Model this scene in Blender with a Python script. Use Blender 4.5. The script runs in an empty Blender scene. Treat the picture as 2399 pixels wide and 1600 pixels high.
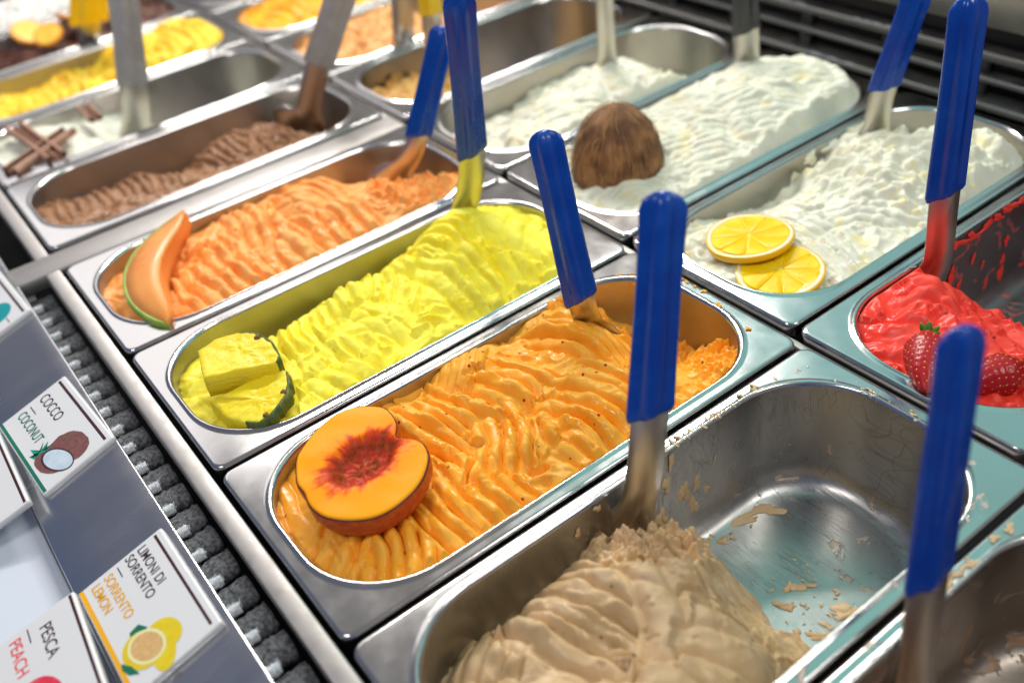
import bpy, math, random
import numpy as np
from mathutils import Vector, Matrix
random.seed(7); np.random.seed(7)
S = 0.001                       # everything below is written in millimetres
scene = bpy.context.scene
COL = scene.collection

# ------------------------------------------------------------------ camera
CAM = np.array([485.18, -73.07, 418.28])
RC = np.array([[0.59784515, 0.79342825, -0.11424875],
               [0.43732723, -0.44227594, -0.78303058],
               [-0.67180806, 0.41816695, -0.61140031]])   # right, down, forward
cam_d = bpy.data.cameras.new('camera'); cam = bpy.data.objects.new('camera', cam_d); COL.objects.link(cam)
cam.matrix_world = Matrix(((RC[0][0], -RC[1][0], -RC[2][0], CAM[0]*S), (RC[0][1], -RC[1][1], -RC[2][1], CAM[1]*S),
                           (RC[0][2], -RC[1][2], -RC[2][2], CAM[2]*S), (0, 0, 0, 1)))
cam_d.sensor_width = 36; cam_d.lens = 2289.6/2399*36
cam_d.clip_start = 0.01; cam_d.clip_end = 60
cam_d.dof.use_dof = True; cam_d.dof.focus_distance = 0.635; cam_d.dof.aperture_fstop = 3.7
scene.camera = cam

# ------------------------------------------------------------------ light
world = bpy.data.worlds.new("World"); scene.world = world; world.use_nodes = True
wn = world.node_tree; bg = wn.nodes['Background']
bg.inputs['Color'].default_value = (0.50, 0.47, 0.45, 1); bg.inputs['Strength'].default_value = 0.34
_tc = world.node_tree.nodes.new('ShaderNodeTexCoord'); _sx = world.node_tree.nodes.new('ShaderNodeSeparateXYZ'); _rp = world.node_tree.nodes.new('ShaderNodeValToRGB')
world.node_tree.links.new(_tc.outputs['Generated'], _sx.inputs[0]); world.node_tree.links.new(_sx.outputs[1], _rp.inputs[0])
_mr = world.node_tree.nodes.new('ShaderNodeMapRange'); _mr.inputs[1].default_value = -1; world.node_tree.links.new(_sx.outputs[1], _mr.inputs[0]); world.node_tree.links.new(_mr.outputs[0], _rp.inputs[0])
for _e, (_p, _c) in zip(_rp.color_ramp.elements, ((.18, (.24, .34, .60, 1)), (.62, (.60, .56, .54, 1)))): _e.position = _p; _e.color = _c
world.node_tree.links.new(_rp.outputs[0], bg.inputs['Color'])      # dim bluish shop on the customers' side, warm grey behind the counter

def area(name, loc, target, sx, sy, power, color):
    d = bpy.data.lights.new(name, 'AREA'); d.shape = 'RECTANGLE'; d.size = sx*S; d.size_y = sy*S
    d.energy = power; d.color = color
    o = bpy.data.objects.new(name, d); COL.objects.link(o); o.location = Vector(loc)*S
    o.rotation_euler = (Vector(target)-Vector(loc)).to_track_quat('-Z', 'Y').to_euler()
    return o
area('case_strip_lamp', (-1020, 830, 1100), (0, 200, 0), 1050, 70, 19.0, (1.0, 0.955, 0.90))
area('front_fill_light', (200, -800, 1500), (0, 200, 0), 500, 300, 7, (1.0, 0.93, 0.86))  # added weak fill behind the camera, kept out of the flat steel's reflections
area('ceiling_lamp_side', (-1600, 300, 850), (-200, 200, 0), 900, 800, 2.6, (1.0, 0.96, 0.95))
area('added_teal_back_light', (-60, 1150, 620), (0, 350, 0), 1300, 380, 0.75, (0.18, 0.80, 0.78))  # added teal light for the rear rims to reflect, standing in for greenish glass
area('added_teal_top_light', (60, 620, 600), (60, 620, 0), 620, 480, 0.46, (0.16, 0.85, 0.76))  # added overhead panel that puts teal reflections on near rims and pan floor
area('right_fill_light', (900, 700, 1300), (150, 200, 0), 400, 400, 5.0, (1.0, 0.96, 0.92))  # added fill for the right-hand side, outside the rims' mirror angles
scene.view_settings.view_transform = 'Standard'; scene.view_settings.look = 'None'
scene.view_settings.exposure = 0.36; scene.view_settings.gamma = 1.0
scene.cycles.use_denoising = True
scene.cycles.max_bounces = 8; scene.cycles.sample_clamp_indirect = 6

# ------------------------------------------------------------------ helpers
def tag(o, label=None, cat=None, group=None, kind=None):
    if label: o['label'] = label
    if cat: o['category'] = cat
    if group: o['group'] = group
    if kind: o['kind'] = kind
    return o
def empty(name, loc, label=None, cat=None, group=None, kind=None):
    o = bpy.data.objects.new(name, None); COL.objects.link(o); o.location = Vector(loc)*S
    o.empty_display_size = 0.01
    return tag(o, label, cat, group, kind)
def mk(name, verts, faces, mat, parent=None, org=(0, 0, 0), smooth=True, world=True):
    """verts in mm; world=True: world mm, org = object origin (world mm)."""
    v = np.asarray(verts, float) - (np.asarray(org, float) if world else 0)
    me = bpy.data.meshes.new(name); me.from_pydata((v*S).tolist(), [], [tuple(int(i) for i in f) for f in faces])
    me.validate(); me.update()
    if smooth: me.polygons.foreach_set('use_smooth', [True]*len(me.polygons))
    if mat: me.materials.append(mat)
    o = bpy.data.objects.new(name, me); COL.objects.link(o)
    if parent is not None:
        o.parent = parent
        po = np.array(parent.get('_o', [0, 0, 0]))
        o.location = Vector((np.asarray(org, float)-po).tolist())*S if world else Vector((0, 0, 0))
    else:
        o.location = Vector(org)*S
    return o
def root(name, org, *a, **k):
    e = empty(name, org, *a, **k); ORG[e.name] = np.array(org, float); return e
ORG = {}
def part(name, verts, faces, mat, parent, smooth=True):
    """verts in world mm, parent an object with origin in ORG and no rotation"""
    po = ORG[parent.name]
    v = np.asarray(verts, float)
    me = bpy.data.meshes.new(name); me.from_pydata(((v-po)*S).tolist(), [], [tuple(int(i) for i in f) for f in faces])
    me.validate(); me.update()
    if smooth: me.polygons.foreach_set('use_smooth', [True]*len(me.polygons))
    if mat: me.materials.append(mat)
    o = bpy.data.objects.new(name, me); COL.objects.link(o); o.parent = parent; ORG[o.name] = po
    return o
def copypart(src, parent, loc=(0, 0, 0), rot=None):
    o = src.copy(); COL.objects.link(o); o.parent = parent; o.location = Vector(loc)*S
    if rot: o.rotation_euler = rot
    return o
def join(*ms):
    V = []; F = []; n = 0
    for v, f in ms:
        V.extend([tuple(p) for p in v]); F.extend([tuple(i+n for i in q) for q in f]); n += len(v)
    return V, F
def box(x0, x1, y0, y1, z0, z1, bev=0.0):
    if bev <= 0:
        v = [(x, y, z) for z in (z0, z1) for y in (y0, y1) for x in (x0, x1)]
        return v, [(0, 2, 3, 1), (4, 5, 7, 6), (0, 1, 5, 4), (1, 3, 7, 5), (3, 2, 6, 7), (2, 0, 4, 6)]
    b = bev; V = []; F = []
    prof = [(0, z0), (0, z1-b), (b*0.3, z1-b*0.3), (b, z1)]
    for off, z in prof:
        V += [(x0+off, y0+off, z), (x1-off, y0+off, z), (x1-off, y1-off, z), (x0+off, y1-off, z)]
    for k in range(3):
        for i in range(4):
            j = (i+1) % 4; F.append((4*k+i, 4*k+j, 4*k+4+j, 4*k+4+i))
    F.append((12, 13, 14, 15)); F.append((3, 2, 1, 0))
    return V, F
def rrect(x0, x1, y0, y1, r, z, n=12):
    r = max(0.2, min(r, (x1-x0)/2-0.1, (y1-y0)/2-0.1)); P = []
    for cx, cy, a0 in ((x1-r, y1-r, 0), (x0+r, y1-r, 90), (x0+r, y0+r, 180), (x1-r, y0+r, 270)):
        for k in range(n+1):
            a = math.radians(a0+90*k/n); P.append((cx+r*math.cos(a), cy+r*math.sin(a), z))
    return P
def bridge(loops, cap0=False, cap1=False, closed=True):
    V = []; F = []; n = len(loops[0])
    for L in loops: V += [tuple(p) for p in L]
    for k in range(len(loops)-1):
        for i in range(n if closed else n-1):
            j = (i+1) % n; F.append((k*n+i, k*n+j, (k+1)*n+j, (k+1)*n+i))
    if cap0: F.append(tuple(range(n))[::-1])
    if cap1: F.append(tuple((len(loops)-1)*n+i for i in range(n)))
    return V, F
def tube(path, rad, n=8, cap=True):
    path = [Vector(p) for p in path]; loops = []
    up = Vector((0, 0, 1)); prev = None
    for i, p in enumerate(path):
        t = (path[min(i+1, len(path)-1)]-path[max(i-1, 0)]).normalized()
        if prev is None:
            a = t.cross(up) if abs(t.dot(up)) < .95 else t.cross(Vector((1, 0, 0)))
        else: a = prev - t*prev.dot(t)
        a.normalize(); prev = a; b = t.cross(a)
        r = rad[i] if hasattr(rad, '__len__') else rad
        loops.append([tuple(p+(a*math.cos(2*math.pi*k/n)+b*math.sin(2*math.pi*k/n))*r) for k in range(n)])
    return bridge(loops, cap, cap)

# vectorised gradient noise ------------------------------------------------
_perm = np.random.RandomState(3).permutation(512); _ang = np.random.RandomState(4).rand(512)*2*np.pi
def pn(x, y, seed=0):
    xi = np.floor(x).astype(int); yi = np.floor(y).astype(int); xf = x-xi; yf = y-yi
    def g(ix, iy, dx, dy):
        a = _ang[_perm[(_perm[(ix+seed*17) & 511]+iy) & 511]]; return np.cos(a)*dx+np.sin(a)*dy
    u = xf*xf*xf*(xf*(xf*6-15)+10); v = yf*yf*yf*(yf*(yf*6-15)+10)
    a = g(xi, yi, xf, yf)*(1-u)+g(xi+1, yi, xf-1, yf)*u
    b = g(xi, yi+1, xf, yf-1)*(1-u)+g(xi+1, yi+1, xf-1, yf-1)*u
    return (a*(1-v)+b*v)*1.4
def fbm(x, y, sc, o=3, seed=0):
    r = 0; a = 1
    for k in range(o): r = r+a*pn(x/sc+k*7.3, y/sc-k*3.1, seed+k); sc = sc/2; a *= .5
    return r
def sst(a, b, x):
    t = np.clip((x-a)/(b-a), 0, 1); return t*t*(3-2*t)

# ------------------------------------------------------------------ materials
def newmat(name):
    m = bpy.data.materials.new(name); m.use_nodes = True; nt = m.node_tree
    return m, nt, nt.nodes['Principled BSDF']
def N(nt, typ, **kw):
    n = nt.nodes.new(typ)
    for k, v in kw.items():
        if k.startswith('i_'): n.inputs[k[2:].replace('_', ' ')].default_value = v
        else: setattr(n, k, v)
    return n
def noise_bump(nt, bs, scale, strength, dist=0.0005, detail=3, rot=None, stretch=(1, 1, 1), chain=None):
    tc = N(nt, 'ShaderNodeTexCoord'); mp = N(nt, 'ShaderNodeMapping'); mp.inputs['Scale'].default_value = stretch
    if rot: mp.inputs['Rotation'].default_value = rot
    nz = N(nt, 'ShaderNodeTexNoise'); nz.inputs['Scale'].default_value = scale; nz.inputs['Detail'].default_value = detail
    bp_ = N(nt, 'ShaderNodeBump'); bp_.inputs['Strength'].default_value = strength; bp_.inputs['Distance'].default_value = dist
    nt.links.new(tc.outputs['Object'], mp.inputs[0]); nt.links.new(mp.outputs[0], nz.inputs['Vector'])
    nt.links.new(nz.outputs[0], bp_.inputs['Height'])
    if chain is not None: nt.links.new(chain, bp_.inputs['Normal'])
    nt.links.new(bp_.outputs[0], bs.inputs['Normal'])
    return nz, bp_
def ramp(nt, fac, stops, interp='LINEAR'):
    r = N(nt, 'ShaderNodeValToRGB'); cr = r.color_ramp; cr.interpolation = interp
    while len(cr.elements) < len(stops): cr.elements.new(0.5)
    for e, (p, c) in zip(cr.elements, stops):
        e.position = p; e.color = (*c, 1) if len(c) == 3 else c
    nt.links.new(fac, r.inputs[0]); return r
def mixc(nt, fac, a, b, blend='MIX'):
    m = N(nt, 'ShaderNodeMix', data_type='RGBA', blend_type=blend)
    for sock, v in ((m.inputs[0], fac), (m.inputs[6], a), (m.inputs[7], b)):
        if hasattr(v, 'links') or hasattr(v, 'is_output'): nt.links.new(v, sock)
        elif isinstance(v, (int, float)): sock.default_value = v
        else: sock.default_value = (*v, 1)
    return m.outputs[2]
def mth(nt, op, a, b=None, clamp=False):
    m = N(nt, 'ShaderNodeMath', operation=op, use_clamp=clamp)
    for i, v in enumerate((a, b)):
        if v is None: continue
        if isinstance(v, (int, float)): m.inputs[i].default_value = v
        else: nt.links.new(v, m.inputs[i])
    return m.outputs[0]

def steel(name, base=(0.60, 0.59, 0.58), rough=0.24, brushed=(1, 1, 1), bump=0.12, scale=900, stain=None, scratches=False, stain_amt=0.62):
    m, nt, bs = newmat(name)
    bs.inputs['Base Color'].default_value = (*base, 1); bs.inputs['Metallic'].default_value = 1
    tc = N(nt, 'ShaderNodeTexCoord')
    n2 = N(nt, 'ShaderNodeTexNoise'); n2.inputs['Scale'].default_value = 60 if brushed == (1, 1, 1) else 45; n2.inputs['Detail'].default_value = 6
    mpb = N(nt, 'ShaderNodeMapping'); mpb.inputs['Scale'].default_value = (1, 1, 1) if brushed == (1, 1, 1) else (1, .25, 1)
    nt.links.new(tc.outputs['Object'], mpb.inputs[0]); nt.links.new(mpb.outputs[0], n2.inputs['Vector'])
    rr = N(nt, 'ShaderNodeMapRange'); rr.inputs[1].default_value = .3; rr.inputs[2].default_value = .7
    rr.inputs[3].default_value = rough*.88; rr.inputs[4].default_value = rough*1.3
    nt.links.new(n2.outputs[0], rr.inputs[0])
    nz, b1 = noise_bump(nt, bs, scale, bump, .0002, 4, stretch=brushed)
    nb, b2 = noise_bump(nt, bs, 16, .10, .0012, 2, chain=b1.outputs[0])     # slow dents of pressed sheet
    last = b2; col = None; rsock = rr.outputs[0]
    if scratches:
        acc = None
        msk = N(nt, 'ShaderNodeTexNoise'); msk.inputs['Scale'].default_value = 30; nt.links.new(tc.outputs['Object'], msk.inputs['Vector'])
        for k, (a, w_) in enumerate(((0.3, .012), (1.1, .010), (1.9, .012), (2.6, .009), (0.75, .014), (1.5, .010), (2.2, .012))):
            mp = N(nt, 'ShaderNodeMapping'); mp.inputs['Rotation'].default_value = (0, 0, a); mp.inputs['Scale'].default_value = (16, 170, 30)
            mp.inputs['Location'].default_value = (k*3.1, k, k)
            z = N(nt, 'ShaderNodeTexNoise'); z.inputs['Scale'].default_value = 1.0; z.inputs['Detail'].default_value = 0; z.inputs['Distortion'].default_value = .6
            nt.links.new(tc.outputs['Object'], mp.inputs[0]); nt.links.new(mp.outputs[0], z.inputs['Vector'])
            r = ramp(nt, z.outputs[0], [(0.0, (0, 0, 0)), (.5-w_, (0, 0, 0)), (.5, (1, 1, 1)), (.5+w_, (0, 0, 0)), (1, (0, 0, 0))])
            acc = r.outputs[0] if acc is None else mth(nt, 'MAXIMUM', acc, r.outputs[0])
        acc = mth(nt, 'MULTIPLY', acc, ramp(nt, msk.outputs[0], [(.38, (.1, .1, .1)), (.6, (1, 1, 1))]).outputs[0])
        b3 = N(nt, 'ShaderNodeBump'); b3.inputs['Strength'].default_value = .5; b3.inputs['Distance'].default_value = .0001; b3.invert = True
        nt.links.new(acc, b3.inputs['Height']); nt.links.new(b2.outputs[0], b3.inputs['Normal']); nt.links.new(b3.outputs[0], bs.inputs['Normal']); last = b3
        col = mixc(nt, mth(nt, 'MULTIPLY', acc, .55), base, (.16, .15, .14)); nt.links.new(col, bs.inputs['Base Color'])
    if stain is not None:          # dried smears of gelato: own shape, stays put
        ns = N(nt, 'ShaderNodeTexNoise'); ns.inputs['Scale'].default_value = 42; ns.inputs['Detail'].default_value = 9; ns.inputs['Roughness'].default_value = .62; ns.inputs['Distortion'].default_value = .9
        nt.links.new(tc.outputs['Object'], ns.inputs['Vector'])
        r = ramp(nt, ns.outputs[0], [(0, (0, 0, 0)), (stain_amt, (0, 0, 0)), (stain_amt+.02, (.55, .55, .55)), (stain_amt+.09, (1, 1, 1))])
        k = mth(nt, 'MULTIPLY', r.outputs[0], .85)
        c2 = mixc(nt, k, col if col is not None else base, stain); nt.links.new(c2, bs.inputs['Base Color'])
        nt.links.new(mth(nt, 'SUBTRACT', 1.0, k), bs.inputs['Metallic'])
        b4 = N(nt, 'ShaderNodeBump'); b4.inputs['Strength'].default_value = .6; b4.inputs['Distance'].default_value = .001
        nt.links.new(r.outputs[0], b4.inputs['Height']); nt.links.new(last.outputs[0], b4.inputs['Normal']); nt.links.new(b4.outputs[0], bs.inputs['Normal'])
    nt.links.new(rsock, bs.inputs['Roughness'])
    return m
def gelato_mat(name, base, deep=None, rough=.34, specks=None, speck_amt=.70, sss=.35, bump=.35, bscale=260, blotch=None, radius=(1.0, .55, .25), spec=.32):
    m, nt, bs = newmat(name)
    deep = deep or tuple(c*.8 for c in base)
    tc = N(nt, 'ShaderNodeTexCoord')
    n1 = N(nt, 'ShaderNodeTexNoise'); n1.inputs['Scale'].default_value = 34; n1.inputs['Detail'].default_value = 5
    nt.links.new(tc.outputs['Object'], n1.inputs['Vector'])
    r = ramp(nt, n1.outputs[0], [(.35, deep), (.62, base)])
    col = r.outputs[0]
    if blotch:
        nb = N(nt, 'ShaderNodeTexNoise'); nb.inputs['Scale'].default_value = 55; nb.inputs['Detail'].default_value = 3; nb.inputs['Distortion'].default_value = .5
        nt.links.new(tc.outputs['Object'], nb.inputs['Vector'])
        rb = ramp(nt, nb.outputs[0], [(.56, (0, 0, 0)), (.70, (1, 1, 1))])
        col = mixc(nt, rb.outputs[0], col, blotch)
    if specks:
        v = N(nt, 'ShaderNodeTexVoronoi'); v.inputs['Scale'].default_value = 150
        nt.links.new(tc.outputs['Object'], v.inputs['Vector'])
        rs = ramp(nt, v.outputs['Distance'], [(0, (1, 1, 1)), (.13, (1, 1, 1)), (.2, (0, 0, 0))])
        sp = N(nt, 'ShaderNodeSeparateColor'); nt.links.new(v.outputs['Color'], sp.inputs[0])
        sel = mth(nt, 'GREATER_THAN', sp.outputs[0], speck_amt)
        col = mixc(nt, mth(nt, 'MULTIPLY', rs.outputs[0], sel), col, specks)
    nt.links.new(col, bs.inputs['Base Color'])
    bs.inputs['Subsurface Weight'].default_value = sss; bs.inputs['Subsurface Radius'].default_value = radius; bs.inputs['Subsurface Scale'].default_value = .0035
    bs.inputs['Roughness'].default_value = rough; bs.inputs['Specular IOR Level'].default_value = spec
    nz, b1 = noise_bump(nt, bs, bscale, bump, .0005, 4)
    noise_bump(nt, bs, 75, bump*.5, .001, 2, chain=b1.outputs[0])
    rr = N(nt, 'ShaderNodeMapRange'); rr.inputs[1].default_value = .35; rr.inputs[2].default_value = .65
    rr.inputs[3].default_value = rough*.6; rr.inputs[4].default_value = min(1, rough*1.5)
    nt.links.new(n1.outputs[0], rr.inputs[0]); nt.links.new(rr.outputs[0], bs.inputs['Roughness'])
    return m
def plain(name, base, rough=.5, metal=0, bump=0, bscale=200, sss=0, coat=0, var=None):
    m, nt, bs = newmat(name)
    bs.inputs['Base Color'].default_value = (*base, 1); bs.inputs['Roughness'].default_value = rough; bs.inputs['Metallic'].default_value = metal
    if coat: bs.inputs['Coat Weight'].default_value = coat; bs.inputs['Coat Roughness'].default_value = .08
    if sss: bs.inputs['Subsurface Weight'].default_value = sss; bs.inputs['Subsurface Scale'].default_value = .003
    if bump: noise_bump(nt, bs, bscale, bump, .0006, 4)
    if var:
        tc = N(nt, 'ShaderNodeTexCoord'); n1 = N(nt, 'ShaderNodeTexNoise'); n1.inputs['Scale'].default_value = bscale*.4; n1.inputs['Detail'].default_value = 6
        nt.links.new(tc.outputs['Object'], n1.inputs['Vector'])
        nt.links.new(ramp(nt, n1.outputs[0], [(.35, base), (.68, var)]).outputs[0], bs.inputs['Base Color'])
    return m

M_RIM = steel('rim_steel', (.54, .535, .53), rough=.15, bump=.06)
M_RAIL = steel('brushed_steel', (.58, .58, .60), rough=.22, brushed=(14, 1, 1), bump=.07, scale=300)
M_BASIN = steel('basin_steel', (.40, .38, .355), rough=.33, bump=.08, scale=300)
M_BASIN_O = steel('basin_steel_apricot', (.44, .40, .36), rough=.34, bump=.08, scale=300, stain=(.75, .40, .13), stain_amt=.63)
M_BASIN_B = steel('basin_steel_scratched', (.42, .415, .40), rough=.30, bump=.10, scale=300, stain=(.55, .40, .24), scratches=True, stain_amt=.625)
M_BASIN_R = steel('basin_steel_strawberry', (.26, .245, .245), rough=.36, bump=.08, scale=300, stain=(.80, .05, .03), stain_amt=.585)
M_BASIN_D = steel('basin_steel_brown', (.34, .30, .26), rough=.38, bump=.2, scale=300, stain=(.36, .19, .08), stain_amt=.56)
M_RIM_B = steel('rim_steel_smeared', (.54, .535, .53), rough=.17, bump=.10, stain=(.62, .42, .24), stain_amt=.63)
M_BLADE = steel('blade_steel', (.52, .49, .455), rough=.31, bump=.12, brushed=(1, 1, .1))
M_FRAME = steel('frame_steel', (.42, .40, .385), rough=.45, bump=.35, scale=260)
M_DARK = plain('dark_recess', (.012, .012, .013), .6)
M_DARKM = plain('dark_metal', (.05, .045, .045), .35, metal=.7, bump=.1)

def rot_to(nrm, up=(0, 1, 0)):
    z = Vector(nrm).normalized(); x = Vector(up).cross(z).normalized(); y = z.cross(x)
    return np.array([x, y, z])       # rows: local axes in world

# ------------------------------------------------------------------ the counter: floor of the well, frame, crossbars
v, f = box(-2300, 900, -600, 1000, -420, -180); tag(mk('well_floor', v, f, M_DARK, smooth=False), kind='structure')

DEPTH = 82
def pan(x0, y0, w, L, label, rim=M_RIM, basin=M_BASIN, g='steel gelato pans set into the counter', inset=9, dz=0.0):
    o = root('gelato_pan', (x0, y0, 0), label, 'gelato pan', g)
    x1 = x0+w; y1 = y0+L; n = 12
    j = lambda: 0
    loops = []
    for off, z, r in ((0.3, -11, 8), (0, -4, 8), (0, -1.6, 8), (.6, -.5, 8), (1.6, -.05, 7), (2.6, 0, 7)):
        loops.append(rrect(x0+off, x1-off, y0+off, y1-off, r, z+dz, n))
    R0 = 58
    for off, z in ((inset-3.2, .02), (inset-1.8, .12), (inset-.9, .9), (inset-.1, 1.1), (inset+.9, .5), (inset+1.6, -1.2)):
        loops.append(rrect(x0+off, x1-off, y0+off+1, y1-off-1, R0, z+dz, n))
    part('rim', *bridge(loops), rim, o)
    loops = []
    for off, z in ((inset+1.6, -1.2), (inset+2.2, -8), (inset+6, -DEPTH+16), (inset+7.5, -DEPTH+9), (inset+11, -DEPTH+3.2), (inset+17, -DEPTH+.4), (inset+22, -DEPTH)):
        loops.append(rrect(x0+off, x1-off, y0+off+1, y1-off-1, R0-(off-inset)*.4, z+dz, n))
    part('basin', *bridge(loops, cap1=True), basin, o)
    return o

# ------------------------------------------------------------------ gelato surfaces
def ridge(ph):
    fr_ = ph-np.floor(ph); fr_ = fr_+.10*np.sin(2*np.pi*fr_)/2          # leaning crest
    return 1-np.abs(2*np.clip(fr_, 0, 1)-1)**2.1
def gel(name, x0, y0, w, L, ctrl, patches, mat, label, res=1.0, sig=28, lump=2.0, rough=.25, seed=0, inset=9, top=0.0, edge=6, warp=1.0, extra=None, grp='gelato filling the pans', maxz=1.0, roll=6.0, hook=None, k_amp=1.6, dome=5.0):
    nx = int(w/res); ny = int(L/res)
    gx, gy = np.meshgrid(np.linspace(0, w, nx), np.linspace(0, L, ny))
    # base from control points
    num = np.zeros_like(gx); den = np.zeros_like(gx)+1e-9
    for cx, cy, cz in ctrl:
        k = np.exp(-((gx-cx)**2+(gy-cy)**2)/(2*sig*sig)) + 1e-6/(1+((gx-cx)**2+(gy-cy)**2)*1e-3)
        num += k*cz; den += k
    base = num/den; calm = np.zeros_like(gx)
    H = base+lump*fbm(gx, gy, 38, 3, seed)
    # folds everywhere: thin ridges of a domain-warped noise
    fw = fbm(gx, gy, 26, 2, seed+50); H = H+lump*.9*(1-np.abs(pn(gx/17+fw*.8, gy/24-fw*.6, seed+51))*2.2)
    # stroke patches: combs of soft ridges pressed by the spatula, later ones over earlier
    for i, (cx, cy, ang, hl, hw, sp, amp, curv, lift) in enumerate(patches):
        a = math.radians(ang); ca, sa = math.cos(a), math.sin(a)
        wx = gx+warp*2.3*pn(gx/34, gy/34, seed+i*3+1); wy = gy+warp*2.3*pn(gx/34+9, gy/34, seed+i*3+2)
        s = (wx-cx)*ca+(wy-cy)*sa; t = -(wx-cx)*sa+(wy-cy)*ca
        t2 = t+curv*s*s/max(hl, 1)+.55*pn(s/8, t/8, seed+i+30)*warp
        ph = t2/sp+.16*pn(s/20, t/14, seed+i+60)
        idx = np.floor(ph); rnd = np.sin(idx*12.9898+i*4.1+seed)*43758.5453; rnd = rnd-np.floor(rnd)
        rd = ridge(ph)*(.72+.38*rnd)*(1+.16*pn(s/9, idx*3.7+i, seed+5))
        hl2 = hl*(1.02+.26*(rnd-.5)*2)
        tear = 1.6*pn(gx/4.2, gy/4.2, seed+i+70)+.8*pn(gx/1.9, gy/1.9, seed+i+71)
        ms = 1-sst(hl2*.90, hl2*1.02, np.abs(s)+tear); mt = 1-sst(hw*.94, hw*1.0, np.abs(t2)+tear*.6)
        mask = np.clip(ms*mt, 0, 1)
        bulge = np.clip(1-(s/hl)**2, 0, 1)*np.clip(1-(t2/hw)**2*.6, 0, 1)
        tilt = lift+dome*(bulge-.42)+1.6*(t2/max(hw, 1))-1.2*(s/max(hl, 1))
        endf = (1-.55*sst(.55, 1.0, np.abs(s)/hl2))*(.74+.42*sst(-.35, .35, pn(s/22, t/15, seed+i+80)))
        merge = sst(.25, .6, pn(s/11, t/11, seed+i+90))                 # spots where neighbouring ridges have run together
        rd = rd*(1-.40*merge)+.30*merge
        H = H*(1-mask)+(H*.25+base*.75+tilt-amp*.6*k_amp+amp*k_amp*rd*endf)*mask
        calm = np.maximum(calm, mask)
    pit = fbm(gx, gy, 9, 2, seed+95); H = H-1.8*sst(.62, .95, pit)      # little air pockets
    rg = rough*(1-.75*calm)
    H += rg*fbm(gx, gy, 7, 3, seed+11)+rg*.4*pn(gx/2.6, gy/2.6, seed+13)
    if hook is not None: H = hook(gx, gy, H)
    # opening of the pan
    R = 56; ix0 = inset+1.2; cx = w/2; cy = L/2
    qx = np.abs(gx-cx)-(cx-ix0-R); qy = np.abs(gy-cy)-(cy-ix0-1-R)
    sd = np.hypot(np.maximum(qx, 0), np.maximum(qy, 0))+np.minimum(np.maximum(qx, qy), 0)-R
    d = np.maximum(-sd, 0)
    lim = top-roll*np.exp(-d/edge)+1.1*pn(gx/9, gy/9, seed+17)*np.exp(-d/12)
    H = np.minimum(H, lim+ d*maxz)
    # snap outside vertices on to the outline
    gxx, gyy = np.gradient(sd, axis=1)/ (w/(nx-1)), np.gradient(sd, axis=0)/(L/(ny-1))
    out = sd > 0
    X = np.where(out, gx-sd*gxx, gx); Y = np.where(out, gy-sd*gyy, gy)
    keep = sd < 1.6*res
    idx = np.arange(nx*ny).reshape(ny, nx)
    fk = keep[:-1, :-1] & keep[1:, :-1] & keep[:-1, 1:] & keep[1:, 1:]
    a = idx[:-1, :-1][fk]; b = idx[:-1, 1:][fk]; c = idx[1:, 1:][fk]; dd = idx[1:, :-1][fk]
    F = np.stack([a, b, c, dd], 1)
    used = np.unique(F); mp = np.full(nx*ny, -1); mp[used] = np.arange(len(used)); F = mp[F]
    V = np.stack([X.ravel()[used], Y.ravel()[used], H.ravel()[used]], 1)
    me = bpy.data.meshes.new(name)
    me.vertices.add(len(V)); me.vertices.foreach_set('co', (V*S).astype(np.float32).ravel())
    me.loops.add(F.size); me.loops.foreach_set('vertex_index', F.astype(np.int32).ravel())
    me.polygons.add(len(F)); me.polygons.foreach_set('loop_start', np.arange(0, F.size, 4, dtype=np.int32)); me.polygons.foreach_set('loop_total', np.full(len(F), 4, np.int32))
    me.polygons.foreach_set('use_smooth', np.ones(len(F), bool)); me.update(calc_edges=True); me.validate()
    me.materials.append(mat)
    o = bpy.data.objects.new(name, me); COL.objects.link(o); o.location = Vector((x0, y0, 0))*S
    tag(o, label, 'gelato', grp)
    ORG[o.name] = np.array([x0, y0, 0.0]); HF[o.name] = (H, w, L, nx, ny, x0, y0)
    return o
HF = {}
def hz(o, x, y):
    H, w, L, nx, ny, x0, y0 = HF[o.name]
    i = int(np.clip((y-y0)/L*(ny-1), 0, ny-1)); k = int(np.clip((x-x0)/w*(nx-1), 0, nx-1)); return float(H[i, k])
# ------------------------------------------------------------------ pans
W_, L_ = 163, 349
P = {}
P['peach'] = pan(1, 0, W_, L_, 'steel pan full of ridged apricot-orange gelato, a halved peach at its front end', basin=M_BASIN_O)
P['yellow'] = pan(-166, 0, W_, L_, 'steel pan of bright yellow gelato topped with two pineapple pieces')
P['melon'] = pan(-333, 0, W_, L_, 'steel pan of salmon-orange gelato with a melon wedge at its front end')
P['beige'] = pan(168, 0, W_, L_, 'half-emptied steel pan with its scratched floor showing behind the beige gelato', rim=M_RIM_B, basin=M_BASIN_B)
P['brown'] = pan(335, 0, W_, L_, 'nearest pan at the lower right corner, walls smeared with brown', rim=M_RIM_B, basin=M_BASIN_D)
P['choc'] = pan(-539, 0, W_, L_, 'steel pan of milk-chocolate-brown gelato lying between the cinnamon sticks and the melon wedge')
P['mint'] = pan(-706, 0, W_, L_, 'half-empty steel pan with whitish gelato and cinnamon sticks at its front end')
P['far_y'] = pan(-874, 0, W_, L_, 'blurred pan of deep yellow gelato behind the cinnamon sticks')
P['orangechoc'] = pan(-1044, 0, W_, L_, 'blurred pan of dark brown gelato with orange slices, far left')
P['snow'] = pan(-1214, 0, W_, L_, 'farthest pan in the upper left corner, whitish gelato with dark flakes')
B0 = 358
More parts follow.
